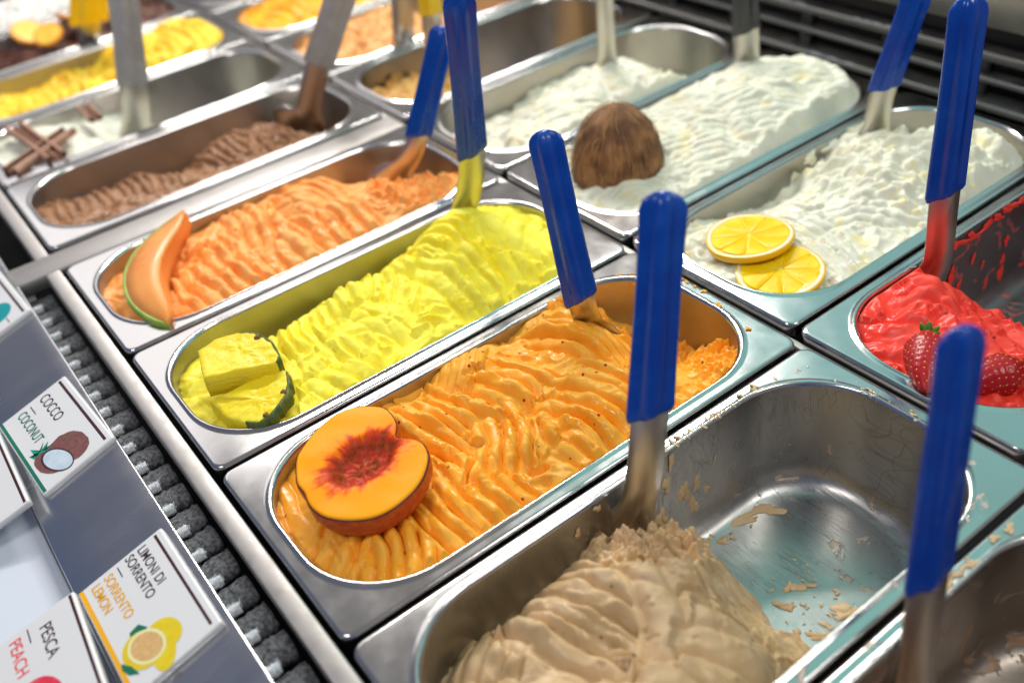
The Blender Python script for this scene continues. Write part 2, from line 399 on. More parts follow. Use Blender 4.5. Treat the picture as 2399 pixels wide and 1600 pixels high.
P['red'] = pan(154, B0, W_, L_, 'steel pan of strawberry-red gelato with two whole strawberries on it', basin=M_BASIN_R)
P['lemon'] = pan(-13, B0, W_, L_, 'steel pan of creamy white gelato with two lemon slices at its front end')
P['coco'] = pan(-180, B0, W_, L_, 'steel pan heaped with white gelato under half a coconut shell')
P['white'] = pan(-347, B0, W_, L_, 'steel pan of white gelato behind the coconut half, its back wall bare')
P['nut'] = pan(-514, B0, W_, L_, 'almost empty dark pan with golden nut crumbs left of the white gelato')
P['crumb'] = pan(-681, B0, W_, L_, 'pan of peach-beige crumbly gelato next to the golden nut crumbs')
P['mango'] = pan(-849, B0, W_, L_, 'blurred pan of mango-orange gelato at the top of the picture')
P['olive'] = pan(-1017, B0, W_, L_, 'blurred empty brownish pan beyond the mango-orange gelato')

G_PEACH = gelato_mat('apricot_gelato', (.98, .475, .05), (.95, .38, .02), rough=.32, sss=.22, specks=(.30, .02, .01), speck_amt=.86, bump=.2)
G_YEL = gelato_mat('pineapple_gelato', (.98, .88, .10), (.95, .79, .03), spec=.25, rough=.5, bump=.2)
G_MEL = gelato_mat('melon_gelato', (.97, .45, .125), (.95, .33, .06), rough=.42, bump=.4)
G_BEI = gelato_mat('hazelnut_gelato', (.66, .475, .275), (.56, .385, .19), rough=.34, sss=.2, bump=.25, specks=(.25, .12, .05), speck_amt=.93)
G_CHO = gelato_mat('chocolate_gelato', (.36, .18, .085), (.25, .11, .045), rough=.36, bump=.35, sss=.15)
G_WHI = gelato_mat('white_gelato', (.78, .755, .62), (.70, .675, .53), rough=.42, bump=.14, blotch=(.78, .69, .42))
G_LEM = gelato_mat('lemon_gelato', (.80, .775, .64), (.72, .695, .54), rough=.32, bump=.12, blotch=(.84, .74, .42))
G_RED = gelato_mat('strawberry_gelato', (.92, .075, .045), (.86, .04, .022), rough=.36, sss=.2, bump=.3, specks=(.25, .0, .0), speck_amt=.88, bscale=180)
G_FYE = gelato_mat('mango_yellow_gelato', (.95, .72, .06), (.92, .50, .01), rough=.4)
G_MAN = gelato_mat('mango_gelato', (.98, .50, .01), (.95, .32, .0), rough=.4)
G_NUT = gelato_mat('nut_gelato', (.78, .50, .16), (.62, .32, .07), rough=.5, bump=.9, blotch=(.45, .2, .05))
G_CRU = gelato_mat('biscuit_gelato', (.88, .52, .22), (.80, .38, .12), rough=.5, bump=.7)
G_MIN = gelato_mat('cinnamon_gelato', (.78, .80, .70), (.70, .72, .58), rough=.5, bump=.4)
G_DCH = gelato_mat('dark_gelato', (.12, .04, .02), (.07, .02, .01), rough=.3)
G_FLA = gelato_mat('flaked_gelato', (.8, .78, .74), (.7, .68, .64), rough=.5, specks=(.06, .02, .03), speck_amt=.4)

def crumb_hook(regions, amp, seed, fine=4.0):
    def h(gx, gy, H):
        m = 0
        for cx, cy, r in regions: m = np.maximum(m, 1-sst(r*.6, r, np.hypot(gx-cx, gy-cy)))
        n = fbm(gx, gy, 15, 4, seed); n = np.abs(n)
        return H+m*(amp*(n-.25)+amp*.16*np.abs(pn(gx/fine, gy/fine, seed+4)))
    return h
# peach: hero
pk_c = [(20, 15, -7), (80, 12, -8), (140, 15, -7), (80, 45, -4), (25, 50, -9), (140, 50, -2), (15, 80, -8), (80, 80, -3), (145, 85, -2), (12, 115, -6), (45, 115, 0), (85, 115, -2), (120, 120, 1), (148, 120, -4), (8, 145, -14), (30, 148, -5), (70, 145, -3), (110, 145, -4), (148, 150, -5), (12, 170, 1), (30, 172, 6), (60, 170, 2), (95, 172, -4), (125, 172, 1), (150, 180, -6), (14, 195, 1), (30, 200, 3), (60, 200, 1), (100, 200, 0), (130, 205, 5), (150, 212, -1), (12, 216, -18), (35, 218, -4), (70, 222, 4), (105, 225, 6), (135, 228, 2), (18, 235, 0), (35, 240, 7), (65, 245, 9), (100, 248, 1), (130, 250, -2), (152, 245, -5), (14, 258, -4), (35, 262, 6), (60, 265, 2), (90, 272, -14), (120, 275, -8), (148, 270, -6), (25, 285, -24), (55, 285, -26), (85, 298, -44), (115, 295, -22), (140, 300, -7), (40, 315, -44), (75, 325, -46), (110, 322, -24), (130, 330, -12)]
pk_p = [(80, 60, -10, 60, 50, 11.7, 1.26, 0, 0), (25, 166, -43, 24, 22, 7.2, 1.73, 0.1, 1), (127, 48, -23, 26, 36, 9.0, 4.16, 0.18, 0), (100, 30, -60, 24, 22, 14.2, 4.16, 0.1, 0), (63, 186, 13, 26, 24, 11.2, 3.93, 0.1, 0), (112, 172, -14, 27, 26, 11.2, 3.93, -0.1, 0), (121, 104, 0, 42, 36, 10.2, 5.08, -0.16, 1), (98, 150, -29, 33, 22, 9.8, 4.16, 0.22, 1), (51, 126, 12, 36, 28, 10.5, 5.31, -0.1, 2), (141, 180, 8, 20, 20, 11.9, 3.7, 0.1, 1), (116, 214, 15, 33, 32, 11.4, 5.31, 0.1, 2), (57, 247, 17, 40, 24, 11.1, 5.08, 0.08, 2), (150, 262, -5, 15, 22, 10.7, 3.47, 0, 0)]
g1 = gel('apricot_gelato', 1, 0, W_, L_, pk_c, pk_p, G_PEACH, 'ridged apricot-orange gelato with red flecks under the halved peach', res=.62, sig=12.5, lump=2.6, rough=.35, seed=2,
         hook=crumb_hook([(140, 310, 34), (60, 300, 26), (100, 325, 40), (28, 285, 20)], 11, 5))
# yellow
ye_c = [(30, 20, -14), (80, 15, -12), (130, 20, -10), (20, 45, -20), (55, 50, -12), (100, 50, -9), (145, 50, -5), (15, 75, -42), (45, 78, -18), (90, 80, -6), (140, 85, -4), (14, 105, -50), (34, 105, -22), (52, 104, -3), (85, 108, 0), (120, 110, -2), (148, 115, -5), (14, 135, -50), (32, 135, -14), (50, 134, 3), (85, 135, -3), (120, 140, 2), (148, 145, -3), (14, 160, -50), (34, 160, -12), (52, 160, 10), (85, 165, 1), (115, 170, 2), (148, 175, -3), (14, 185, -48), (34, 188, -12), (54, 185, 9), (85, 192, 0), (120, 195, 4), (148, 200, -2), (16, 212, -40), (38, 214, 4), (58, 212, 14), (88, 215, 8), (120, 222, 4), (148, 225, -1), (20, 240, -26), (40, 240, 14), (62, 240, 22), (90, 242, 18), (120, 250, 8), (148, 252, 0), (20, 270, -10), (42, 272, 18), (70, 272, 24), (98, 272, 18), (125, 280, 10), (148, 280, 0), (25, 300, -4), (45, 300, 8), (75, 302, 14), (105, 305, 10), (135, 308, 3), (50, 328, -8), (80, 332, -6), (120, 330, -4)]
ye_p = [(120, 60, 50, 36, 30, 20.7, 2.07, 0.2, 0), (40, 40, -50, 30, 26, 18.4, 2.3, 0.2, 0), (91, 70, -7, 44, 26, 10.8, 3.45, 0.1, 0), (140, 112, 9, 26, 28, 13.8, 3.68, 0.15, 0), (76, 180, -30, 30, 34, 9.2, 3.22, 0.2, 0), (85, 133, 0, 44, 30, 10.0, 3.91, -0.12, 1), (60, 100, -15, 36, 22, 10.3, 3.68, -0.2, 1), (110, 229, 3, 38, 28, 11.3, 3.45, 0.1, 1), (116, 284, -8, 34, 32, 14.3, 2.99, 0.15, 1), (52, 255, 30, 27, 36, 10.0, 3.22, 0.2, 2), (85, 290, -50, 34, 30, 17.2, 2.53, -0.2, 2), (100, 158, 40, 26, 20, 16.1, 2.07, 0.3, 1)]
g2 = gel('pineapple_gelato', -166, 0, W_, L_, ye_c, ye_p, G_YEL, 'bright lemon-yellow gelato scooped into soft waves beside the pineapple pieces', res=.7, sig=12, lump=3.4, rough=.5, seed=21, warp=1.4, k_amp=1.5, dome=6.5)
# melon
me_c = [(20, 20, -14), (80, 15, -12), (130, 20, -10), (18, 50, -14), (70, 50, -8), (120, 50, -5), (18, 80, -14), (60, 80, -5), (100, 80, -2), (145, 85, -3), (10, 110, -14), (35, 112, -2), (70, 110, 4), (110, 110, 0), (148, 115, -3), (12, 145, -10), (35, 148, 4), (65, 150, 8), (100, 148, 3), (148, 150, -3), (12, 172, -16), (35, 175, 2), (65, 175, 0), (100, 178, 6), (140, 180, 0), (16, 200, -14), (38, 200, 10), (65, 200, 10), (100, 208, 6), (140, 210, 0), (14, 228, -24), (40, 228, 8), (70, 228, 4), (110, 235, 6), (145, 238, -1), (18, 255, -36), (48, 258, -14), (80, 258, 2), (110, 262, 6), (142, 265, 1), (22, 285, -44), (60, 288, -32), (95, 288, -4), (125, 290, 4), (148, 290, -3), (40, 320, -46), (80, 322, -38), (115, 322, -6), (140, 318, -5)]
me_p = [(130, 156, 7, 39, 30, 14.3, 4.3, 0.1, 0), (64, 163, -9, 47, 38, 12.1, 4.3, 0.1, 1), (118, 93, 5, 52, 36, 12.1, 5.57, -0.1, 2), (122, 205, 1, 42, 33, 13.4, 4.55, 0.12, 1), (60, 215, 20, 30, 24, 12.1, 3.79, 0.1, 1), (75, 190, 50, 26, 22, 14.6, 2.53, 0.2, 1)]
g3 = gel('melon_gelato', -333, 0, W_, L_, me_c, me_p, G_MEL, 'salmon-orange gelato combed into stripes behind the melon wedge', res=.9, sig=13, lump=3, rough=.5, seed=41, k_amp=1.5, dome=6,
         hook=crumb_hook([(110, 285, 50), (60, 300, 40)], 12, 8))
# beige, only the front and middle of the pan; floor beyond
be_c = [(30, 12, -44), (80, 12, -28), (135, 20, -22), (15, 38, -38), (45, 40, -26), (80, 45, -20), (120, 45, -14), (150, 50, -16), (10, 60, -48), (28, 62, -24), (60, 68, -18), (100, 68, -12), (140, 70, -16), (10, 84, -60), (26, 82, -18), (50, 88, -14), (85, 92, -16), (120, 92, -8), (150, 96, -16), (9, 105, -62), (22, 108, -10), (48, 112, -8), (78, 115, -16), (110, 118, -10), (146, 122, -20), (9, 130, -60), (22, 130, -30), (34, 134, -14), (58, 136, -2), (85, 138, -8), (115, 142, -20), (146, 142, -34), (12, 152, -24), (28, 154, -16), (48, 158, -14), (68, 162, -6), (92, 160, -22), (118, 160, -34), (146, 165, -66), (14, 172, -58), (30, 178, -18), (48, 180, -20), (68, 182, -18), (92, 185, -42), (116, 190, -54), (146, 190, -78), (18, 192, -66), (34, 196, -26), (50, 200, -34), (68, 204, -58), (90, 206, -74), (115, 206, -64), (112, 222, -80), (145, 210, -100), (20, 215, -84), (40, 222, -80), (60, 228, -92), (90, 228, -94), (120, 230, -100), (20, 240, -100), (60, 250, -104), (110, 250, -104), (150, 250, -104), (30, 300, -104), (80, 300, -104), (130, 300, -104)]
be_p = [(100, 55, 40, 50, 40, 30, 3, .3, 0), (34, 62, -45, 26, 24, 12, 4, .2, 1), (118, 105, 25, 42, 30, 17, 4, .12, 1), (56, 90, 15, 36, 22, 13.5, 5.2, -.12, 1), (50, 120, 20, 42, 24, 12, 6.2, -.10, 3), (84, 150, -26, 34, 26, 20, 3.6, .25, 3), (112, 165, 40, 30, 22, 17, 3, .2, 1)]
def be_hook(gx, gy, H):
    m = sst(46, 14, np.hypot(gx-38, (gy-178)*.9)); n = np.abs(fbm(gx, gy, 12, 4, 9)); e = sst(150, 200, gy+.15*gx)
    return H+(m*(17*(n-.2)+2.4*np.abs(pn(gx/3.6, gy/3.6, 3)))+e*(2.4*(n-.2)))*(H > -84)
g4 = gel('hazelnut_gelato', 168, 0, W_, L_, be_c, be_p, G_BEI, 'beige gelato swirled in broad folds in the half-emptied pan', res=.65, sig=11.5, lump=3.2, rough=.2, seed=61, dome=6.5, k_amp=1.6, hook=be_hook, warp=1.3)
# chocolate
ch_c = [(40, 20, -13), (100, 20, -11), (145, 40, -5), (30, 60, -31), (70, 55, -11), (120, 60, -5), (25, 100, -43), (60, 105, -9), (110, 110, -5), (148, 110, -5), (25, 150, -53), (60, 155, -31), (100, 160, -11), (140, 160, -7), (25, 190, -51), (60, 195, -7), (100, 200, -1), (140, 210, -5), (25, 250, -31), (70, 250, -7), (110, 250, -5), (145, 250, -5), (40, 300, -51), (90, 300, -36), (130, 300, -13), (90, 330, -41)]
ch_p = [(62, 55, -1, 40, 35, 9.5, 3, 0, 0), (70, 115, 1, 54, 34, 9, 4, .1, 1), (80, 199, 4, 42, 34, 9.2, 4, -.12, 2), (115, 250, 1, 31, 30, 10, 3.6, .1, 0)]
g5 = gel('chocolate_gelato', -539, 0, W_, L_, ch_c, ch_p, G_CHO, 'milk-chocolate-brown gelato combed into waves along one pan', res=1.2, sig=18, lump=3, rough=.6, seed=81,
         hook=crumb_hook([(110, 260, 55)], 8, 8))
# strawberry red
re_c = [(40, 15, -9), (90, 12, -8), (130, 25, -6), (25, 45, -6), (70, 45, -3), (120, 55, -4), (20, 75, 2), (50, 75, 8), (85, 80, 2), (120, 90, -4), (148, 80, -6), (22, 105, 6), (45, 110, 6), (75, 108, -6), (110, 110, -8), (148, 110, -10), (20, 135, -30), (50, 135, -46), (90, 135, -40), (140, 140, -36),
        (30, 180, -90), (80, 180, -90), (140, 180, -90), (30, 260, -100), (90, 260, -100), (140, 260, -100), (80, 330, -100)]
def re_hook(gx, gy, H):
    n = fbm(gx, gy, 26, 2, 19); return H+4.2*np.abs(n)*(1+.8*sst(70, 110, gy))-1.2
g6 = gel('strawberry_gelato', 154, B0, W_, L_, re_c, [(60, 40, 10, 34, 22, 16, 2.4, .2, 0), (120, 70, -20, 34, 24, 15, 2.4, .2, 0), (40, 88, 30, 20, 18, 13, 3, .3, 2)], G_RED, 'glossy strawberry-red gelato at the front of its dark-walled pan', res=.8, sig=16, lump=4.2, rough=.15, seed=101, hook=re_hook, warp=2)
# lemon
le_c = [(40, 15, -6), (90, 12, -6), (130, 30, -5), (30, 50, -7), (80, 50, -4), (130, 60, -5), (22, 100, -20), (70, 100, -2), (130, 110, -4), (20, 150, -30), (60, 150, 0), (100, 150, 5), (145, 150, -3), (20, 200, -26), (50, 195, 4), (90, 200, 16), (135, 200, 6), (30, 240, -4), (60, 240, 20), (100, 245, 22), (145, 245, 6),
        (40, 280, -6), (80, 275, 10), (120, 280, 14), (145, 285, 2), (40, 320, -40), (80, 320, -26), (130, 320, -18)]
def le_hook(gx, gy, H):
    m = sst(120, 190, gy); n = np.abs(fbm(gx, gy, 34, 3, 29)); return H+m*(17*(n-.2)+1.2*np.abs(pn(gx/10, gy/10, 7)))+m*.35*pn(gx/2.6, gy/2.6, 8)
g7 = gel('lemon_gelato', -13, B0, W_, L_, le_c, [(110, 90, -10, 44, 34, 7, 1.3, .1, -1), (60, 120, 10, 44, 30, 8, 1.3, .1, 0), (110, 165, 35, 44, 34, 9, 1.6, .2, 0), (65, 200, 60, 40, 34, 10, 1.6, .2, 1), (115, 245, 20, 44, 34, 12, 1.6, .2, 1)], G_LEM, 'creamy white gelato rising in rough lumps behind the two lemon slices', res=.9, sig=18, lump=3, rough=.4, seed=121, hook=le_hook)
# coconut
co_c = [(40, 15, -6), (90, 15, -4), (130, 30, -3), (30, 60, -2), (80, 60, 0), (130, 60, 0), (20, 110, 0), (80, 110, 6), (140, 110, 2), (20, 160, 4), (80, 160, 14), (140, 160, 6), (20, 210, 6), (80, 210, 22), (140, 210, 10), (30, 260, 8), (80, 260, 26), (140, 260, 16), (40, 310, 6), (80, 310, 20), (130, 310, 12)]
def co_hook(gx, gy, H):
    n = np.abs(fbm(gx, gy, 34, 2, 39)); return H+6*(n-.2)+.5*np.abs(pn(gx/9, gy/9, 7))+.25*pn(gx/2.5, gy/2.5, 8)
g8 = gel('coconut_gelato', -180, B0, W_, L_, co_c, [(60, 120, 30, 44, 34, 9, 1.3, .2, 0), (110, 60, 60, 36, 34, 7.0, 1.7, .25, 1), (115, 130, 70, 44, 34, 8, 1.5, .2, 1), (60, 190, 40, 46, 36, 9, 1.4, .2, 1), (115, 215, 60, 46, 36, 8.5, 1.5, .2, 2), (70, 280, 20, 46, 36, 9.5, 1.4, .2, 1), (125, 300, 65, 36, 28, 9, 1.4, .1, 0)], G_WHI, 'white gelato heaped above the rim around the coconut half', res=1.0, sig=24, lump=3, rough=.4, seed=141, hook=co_hook, top=3, roll=5, edge=14, maxz=1.2)
wh_c = [(60, 20, -12), (120, 20, -8), (40, 60, -30), (90, 60, -8), (140, 70, -4), (25, 110, -34), (80, 110, -4), (140, 120, 2), (25, 170, -22), (80, 170, 6), (140, 170, 6), (25, 230, -24), (80, 225, 4), (140, 230, 2), (40, 290, -60), (90, 290, -50), (140, 285, -24), (80, 330, -60)]
g9 = gel('white_cream_gelato', -347, B0, W_, L_, wh_c, [(50, 90, 30, 46, 36, 9, 1.4, .2, 0), (110, 130, 50, 46, 36, 9, 1.4, .2, 1), (80, 200, 30, 46, 36, 9, 1.4, .2, 1)], G_WHI, 'white gelato in the pan behind the coconut half', res=1.3, sig=22, lump=4, rough=.5, seed=161, hook=co_hook)
nu_c = [(60, 20, -20), (120, 20, -14), (40, 60, -30), (110, 60, -12), (140, 90, -16), (60, 110, -30), (120, 130, -40), (40, 170, -70), (120, 180, -60), (80, 230, -90), (80, 300, -95)]
g10 = gel('nut_gelato', -514, B0, W_, L_, nu_c, [], G_NUT, 'golden-brown nut crumble in the nearly empty dark pan', res=1.6, sig=24, lump=4, rough=1.4, seed=181, hook=crumb_hook([(80, 100, 160)], 12, 4))
g11 = gel('biscuit_gelato', -681, B0, W_, L_, [(60, 20, -14), (120, 40, -10), (80, 100, -8), (80, 160, -6), (80, 230, -40), (80, 300, -60)], [], G_CRU, 'peach-beige crumbly gelato, blurred in the back row', res=1.6, sig=26, lump=4, rough=1, seed=191, hook=crumb_hook([(80, 140, 160)], 12, 6))
g12 = gel('mango_gelato', -849, B0, W_, L_, [(60, 20, -8), (120, 40, -4), (80, 100, 4), (80, 200, -10), (80, 300, -30)], [(70, 60, 20, 50, 50, 16, 4, .1, 1)], G_MAN, 'mango-orange gelato, blurred at the top of the picture', res=2, sig=26, lump=4, rough=.8, seed=201)
mi_c = [(40, 20, -8), (100, 20, -8), (50, 60, -6), (120, 60, -8), (60, 100, -8), (130, 110, -10), (30, 120, -20), (60, 150, -40), (120, 160, -50), (80, 190, -80), (80, 250, -95), (80, 320, -95)]
g13 = gel('cinnamon_gelato', -706, 0, W_, L_, mi_c, [(70, 70, 30, 50, 40, 14, 1.6, .1, 0)], G_MIN, 'pale greenish-white gelato under the crossed cinnamon sticks', res=1.5, sig=20, lump=3, rough=.6, seed=211)
g14 = gel('yellow_far_gelato', -874, 0, W_, L_, [(40, 20, -22), (120, 30, -14), (60, 90, -26), (120, 100, -14), (60, 160, -20), (120, 170, -8), (60, 240, -4), (120, 240, 4), (60, 310, 4), (130, 310, 4)], [(110, 60, 30, 44, 30, 13, 4, .1, 2), (110, 130, -10, 44, 30, 13, 4, .1, 4), (100, 210, 20, 50, 34, 14, 4, .1, 4), (90, 290, 0, 50, 34, 14, 4, .1, 3)], G_FYE, 'deep yellow gelato in thick folds, blurred behind the steel spatula', res=1.5, sig=20, lump=5, rough=.8, seed=221, top=2)
g15 = gel('dark_chocolate_gelato', -1044, 0, W_, L_, [(80, 60, -22), (80, 180, -16), (80, 300, -14)], [(80, 120, 30, 60, 50, 14, 4, .1, 2)], G_DCH, 'dark brown gelato under orange slices at the far left', res=2, sig=30, lump=5, rough=1, seed=231)
g16 = gel('flaked_gelato', -1214, 0, W_, L_, [(80, 60, -4), (80, 180, 4), (80, 300, 4)], [], G_FLA, 'whitish gelato with dark flakes in the farthest pan', res=2, sig=30, lump=6, rough=1, seed=241, top=5)
g17 = gel('brown_residue', 335, 0, W_, L_, [(80, 60, -66), (80, 180, -76), (80, 300, -95)], [], gelato_mat('caramel_gelato', (.30, .15, .06), (.2, .09, .03), rough=.3), 'brown remains in the bottom of the nearest pan', res=1.6, sig=40, lump=6, rough=1, seed=251)
# ------------------------------------------------------------------ frame round the pans, frosted grille, label rail
fr = root('pan_frame', (0, -12, 0), 'steel bar running along the front ends of the pans with frost beside it', 'frame')
v, f = box(-2200, 700, -15.5, -3.2, -12, -2.5, 1.4); part('front_bar', v, f, M_FRAME, fr)
v, f = box(-372, -338, -42, 352, -14, -2.0, 1.6); part('cross_bar', v, f, M_FRAME, fr)
v, f = box(-2200, 700, 350.5, 356.5, -20, -7, 1); part('middle_bar', v, f, M_FRAME, fr)

rail = root('label_rail', (0, -70, 0), 'sloping brushed-steel rail that carries the white flavour labels', 'rail')
def rz(y): return -2.0+(y+38)*0.25            # height of the rail top at y
def strip(x0, x1, ys, zs, n=1):
    V = []; F = []
    for y, z in zip(ys, zs): V += [(x0, y, z), (x1, y, z)]
    for i in range(len(ys)-1): F.append((2*i, 2*i+1, 2*i+3, 2*i+2))
    return V, F
ys = [-39.2, -39.2, -38.6, -38, -38.6, -40, -60, -80, -102, -103.2, -103.2]
ys = [-38, -38, -38.4, -39.4, -50, -80, -101.5, -102.7, -103, -103]
zs = [-30, -3.2, -2.3, rz(-39.4), rz(-50), rz(-80), rz(-101.5), rz(-102.7)-.5, rz(-103)-2, -34]
v, f = strip(-2200, 520, ys, zs); f = [q[::-1] for q in f]; part('steel_top', v, f, M_RAIL, rail)
M_PANEL = plain('pale_panel', (.60, .66, .76), .32, bump=.05, bscale=40)
v, f = box(-2200, 500, -700, -104.5, -60, -33, 2); o = part('lower_panel', v, f, M_PANEL, rail)

M_FROST = plain('frost', (.70, .73, .77), .9, bump=1.0, bscale=500, sss=.2)
M_FROSTD = plain('frosted_tube', (.22, .23, .24), .95, bump=.8, bscale=1100, var=(.04, .044, .05))
gr = root('frosted_grille', (0, -28, -20), 'row of frost-covered grille tubes in the dark slot beside the label rail', 'grille')
rs = random.Random(5)
def lumpy_tube(y0, y1, x, z, r, seed):
    loops = []
    for i in range(9):
        t = i/8; y = y0+(y1-y0)*t; L = []
        for k in range(14):
            a = 2*math.pi*k/14; rr = r*(1+.22*math.sin(k*3.7+i*2.1+seed)*math.sin(i*1.3+seed*2)*.5+rs.uniform(-.08, .08))
            L.append((x+rr*math.cos(a), y, z+rr*math.sin(a)))
        loops.append(L)
    return bridge(loops, True, True)
x = -372.0
while x < 210:
    dx = rs.uniform(-1.2, 1.2)
    v, f = lumpy_tube(-38, -17.5, x+dx+13, -28, 7.0, x); v = [(x+dx+13+(p[0]-x-dx-13)*1.5, p[1], p[2]) for p in v]; part('frosted_tube', v, f, M_FROSTD, gr)
    # white frost cap with needles between the tubes
    V, F = lumpy_tube(-37, -30, x+dx, -21.5, 3.4, x*1.3)
    parts = [(V, F)]
    for k in range(60):
        c0 = np.array([x+dx+rs.uniform(-3, 3), -33+rs.uniform(-4, 4), -19.5]); d = np.array([rs.uniform(-1, 1), rs.uniform(-1.2, .6), rs.uniform(.2, 1)]); d /= np.linalg.norm(d)
        p = np.cross(d, [0, 0, 1.0]); p = p/ (np.linalg.norm(p)+1e-6)*.4; q = np.cross(d, p)/1.0; ln = rs.uniform(1.2, 3)
        parts.append(([c0+p, c0-p*.5+q*.9, c0-p*.5-q*.9, c0+d*ln], [(0, 1, 3), (1, 2, 3), (2, 0, 3)]))
    V, F = join(*parts); part('frost_tip', V, F, M_FROST, gr, smooth=False)
    x += 25.4
# ------------------------------------------------------------------ labels
M_LW = plain('label_white', (.74, .75, .76), .3, coat=.3)
M_BROWN = plain('print_brown', (.06, .016, .02), .35); M_TXT = plain('print_plum', (.055, .03, .05), .4)
M_GREEN = plain('print_green', (.005, .16, .09), .4); M_AMBER = plain('print_amber', (.85, .42, .01), .4)
M_CORAL = plain('print_coral', (.85, .10, .10), .4); M_TEAL = plain('print_teal', (.0, .30, .33), .4)
M_LEAF = plain('print_leaf', (.01, .20, .12), .4, var=(.0, .38, .28)); M_HUSK = plain('print_husk', (.24, .09, .075), .5, var=(.13, .05, .05), bscale=900)
M_CFLESH = plain('print_coconut_flesh', (.62, .72, .80), .4, var=(.45, .58, .70), bscale=300); M_PLUMD = plain('print_shell', (.07, .02, .035), .4)
M_LY = plain('print_lemon', (.80, .66, .02), .4, var=(.70, .50, .01)); M_LP = plain('print_lemon_pith', (.80, .78, .42), .4); M_LF = plain('print_lemon_flesh', (.72, .47, .20), .4, var=(.62, .38, .14), bscale=900)
M_PR = plain('print_peach_red', (.72, .01, .07), .4, var=(.85, .12, .12)); M_PY = plain('print_peach_flesh', (.95, .55, .15), .4, var=(.9, .3, .1))
A_ = math.atan(.25)
class Lab:
    def __init__(s, x0, ytop, w, h, rot, label, zoff=.4):
        s.w, s.h = w, h; s.T = 4.6
        s.o = empty('flavour_label', (x0, ytop, rz(ytop)+zoff), label, 'label', 'white flavour labels on the steel rail')
        s.o.rotation_euler = (A_, 0, rot)
        b = []
        for off, z in ((0, 0), (0, s.T-1.1), (.35, s.T-.3), (1.2, s.T), (2.2, s.T+.02)):
            b.append(rrect(off, w-off, -h+off, -off, 1.2, z, 4))
        V, F = bridge(b, True, True); s.slab = s.add('slab', V, F, M_LW)
        s.k = 0
    def add(s, name, V, F, mat, parent=None, smooth=True):
        me = bpy.data.meshes.new(name); me.from_pydata([tuple(c*S for c in p) for p in V], [], F); me.validate(); me.update()
        if smooth: me.polygons.foreach_set('use_smooth', [True]*len(me.polygons))
        me.materials.append(mat); o = bpy.data.objects.new(name, me); COL.objects.link(o); o.parent = parent or s.o; return o
    def flat(s, name, pts, mat, z=.06):
        s.k += 1; zz = s.T+z+.02*s.k; V = [(p[0], p[1], zz) for p in pts]
        c = (sum(p[0] for p in pts)/len(pts), sum(p[1] for p in pts)/len(pts), zz); n = len(V); V.append(c)
        return s.add(name, V, [(i, (i+1) % n, n) for i in range(n)], mat)
    def rect(s, name, x0, x1, y0, y1, mat): return s.flat(name, [(x0, y0), (x1, y0), (x1, y1), (x0, y1)], mat)
    def ell(s, name, cx, cy, a, b, rot, mat, n=32, jag=0, a0=0, a1=360):
        P_ = []; r_ = random.Random(n)
        for k in range(n+1 if a1-a0 < 360 else n):
            t = math.radians(a0+(a1-a0)*k/n); q = 1+jag*r_.uniform(-1, 1)
            x, y = a*q*math.cos(t), b*q*math.sin(t); c, d = math.cos(rot), math.sin(rot); P_.append((cx+x*c-y*d, cy+x*d+y*c))
        return s.flat(name, P_, mat)
    def text(s, body, x, y, size, mat, sx=.86, bold=.18):
        cu = bpy.data.curves.new('t', 'FONT'); cu.body = body; cu.size = size*S; cu.offset = bold*S*.5; cu.extrude = 0
        tmp = bpy.data.objects.new('t', cu); COL.objects.link(tmp); dg = bpy.context.evaluated_depsgraph_get()
        me = bpy.data.meshes.new_from_object(tmp.evaluated_get(dg)); bpy.data.objects.remove(tmp)
        me.name = 'lettering'; me.materials.clear(); me.materials.append(mat)
        o = bpy.data.objects.new('lettering', me); COL.objects.link(o); o.parent = s.o; s.k += 1
        o.location = (x*S, y*S, (s.T+.1+.02*s.k)*S); o.scale = (sx, 1, 1); return o
def spiky(cx, cy, dirs, w):
    P_ = []
    for a, l in dirs:
        a = math.radians(a); P_ += [(cx+w*math.cos(a-1.3), cy+w*math.sin(a-1.3)), (cx+l*math.cos(a-.06), cy+l*math.sin(a-.06))]
    return P_
# coconut
l = Lab(-177, -44, 95, 56, math.radians(3.5), 'label reading COCCO and COCONUT with a coconut picture')
l.rect('brown_line', 2.5, 91, -6.3, -4.2, M_BROWN); l.rect('green_line', .8, 94, -54.8, -52.4, M_GREEN)
l.text('COCCO', 5, -23.5, 11.5, M_TXT, .80); l.rect('dash', 6, 17, -31.3, -30.5, M_TXT); l.text('COCONUT', 5.5, -42, 10.6, M_GREEN, .74)
l.flat('printed_leaf', [(49, -37), (56, -41), (52, -34.5), (59, -38.5), (58, -31), (64, -40), (62, -47), (53, -50), (58, -46.5), (47, -47), (55, -43)], M_LEAF)
l.ell('printed_coconut', 72, -26, 17, 12.5, .35, M_HUSK, jag=.03); l.ell('printed_half_shell', 72, -41, 15, 8.5, .30, M_HUSK, jag=.02)
l.ell('printed_shell_edge', 75, -36.5, 16, 8.5, .32, M_PLUMD); l.ell('printed_flesh', 75.5, -36.2, 14.4, 7.2, .32, M_CFLESH)
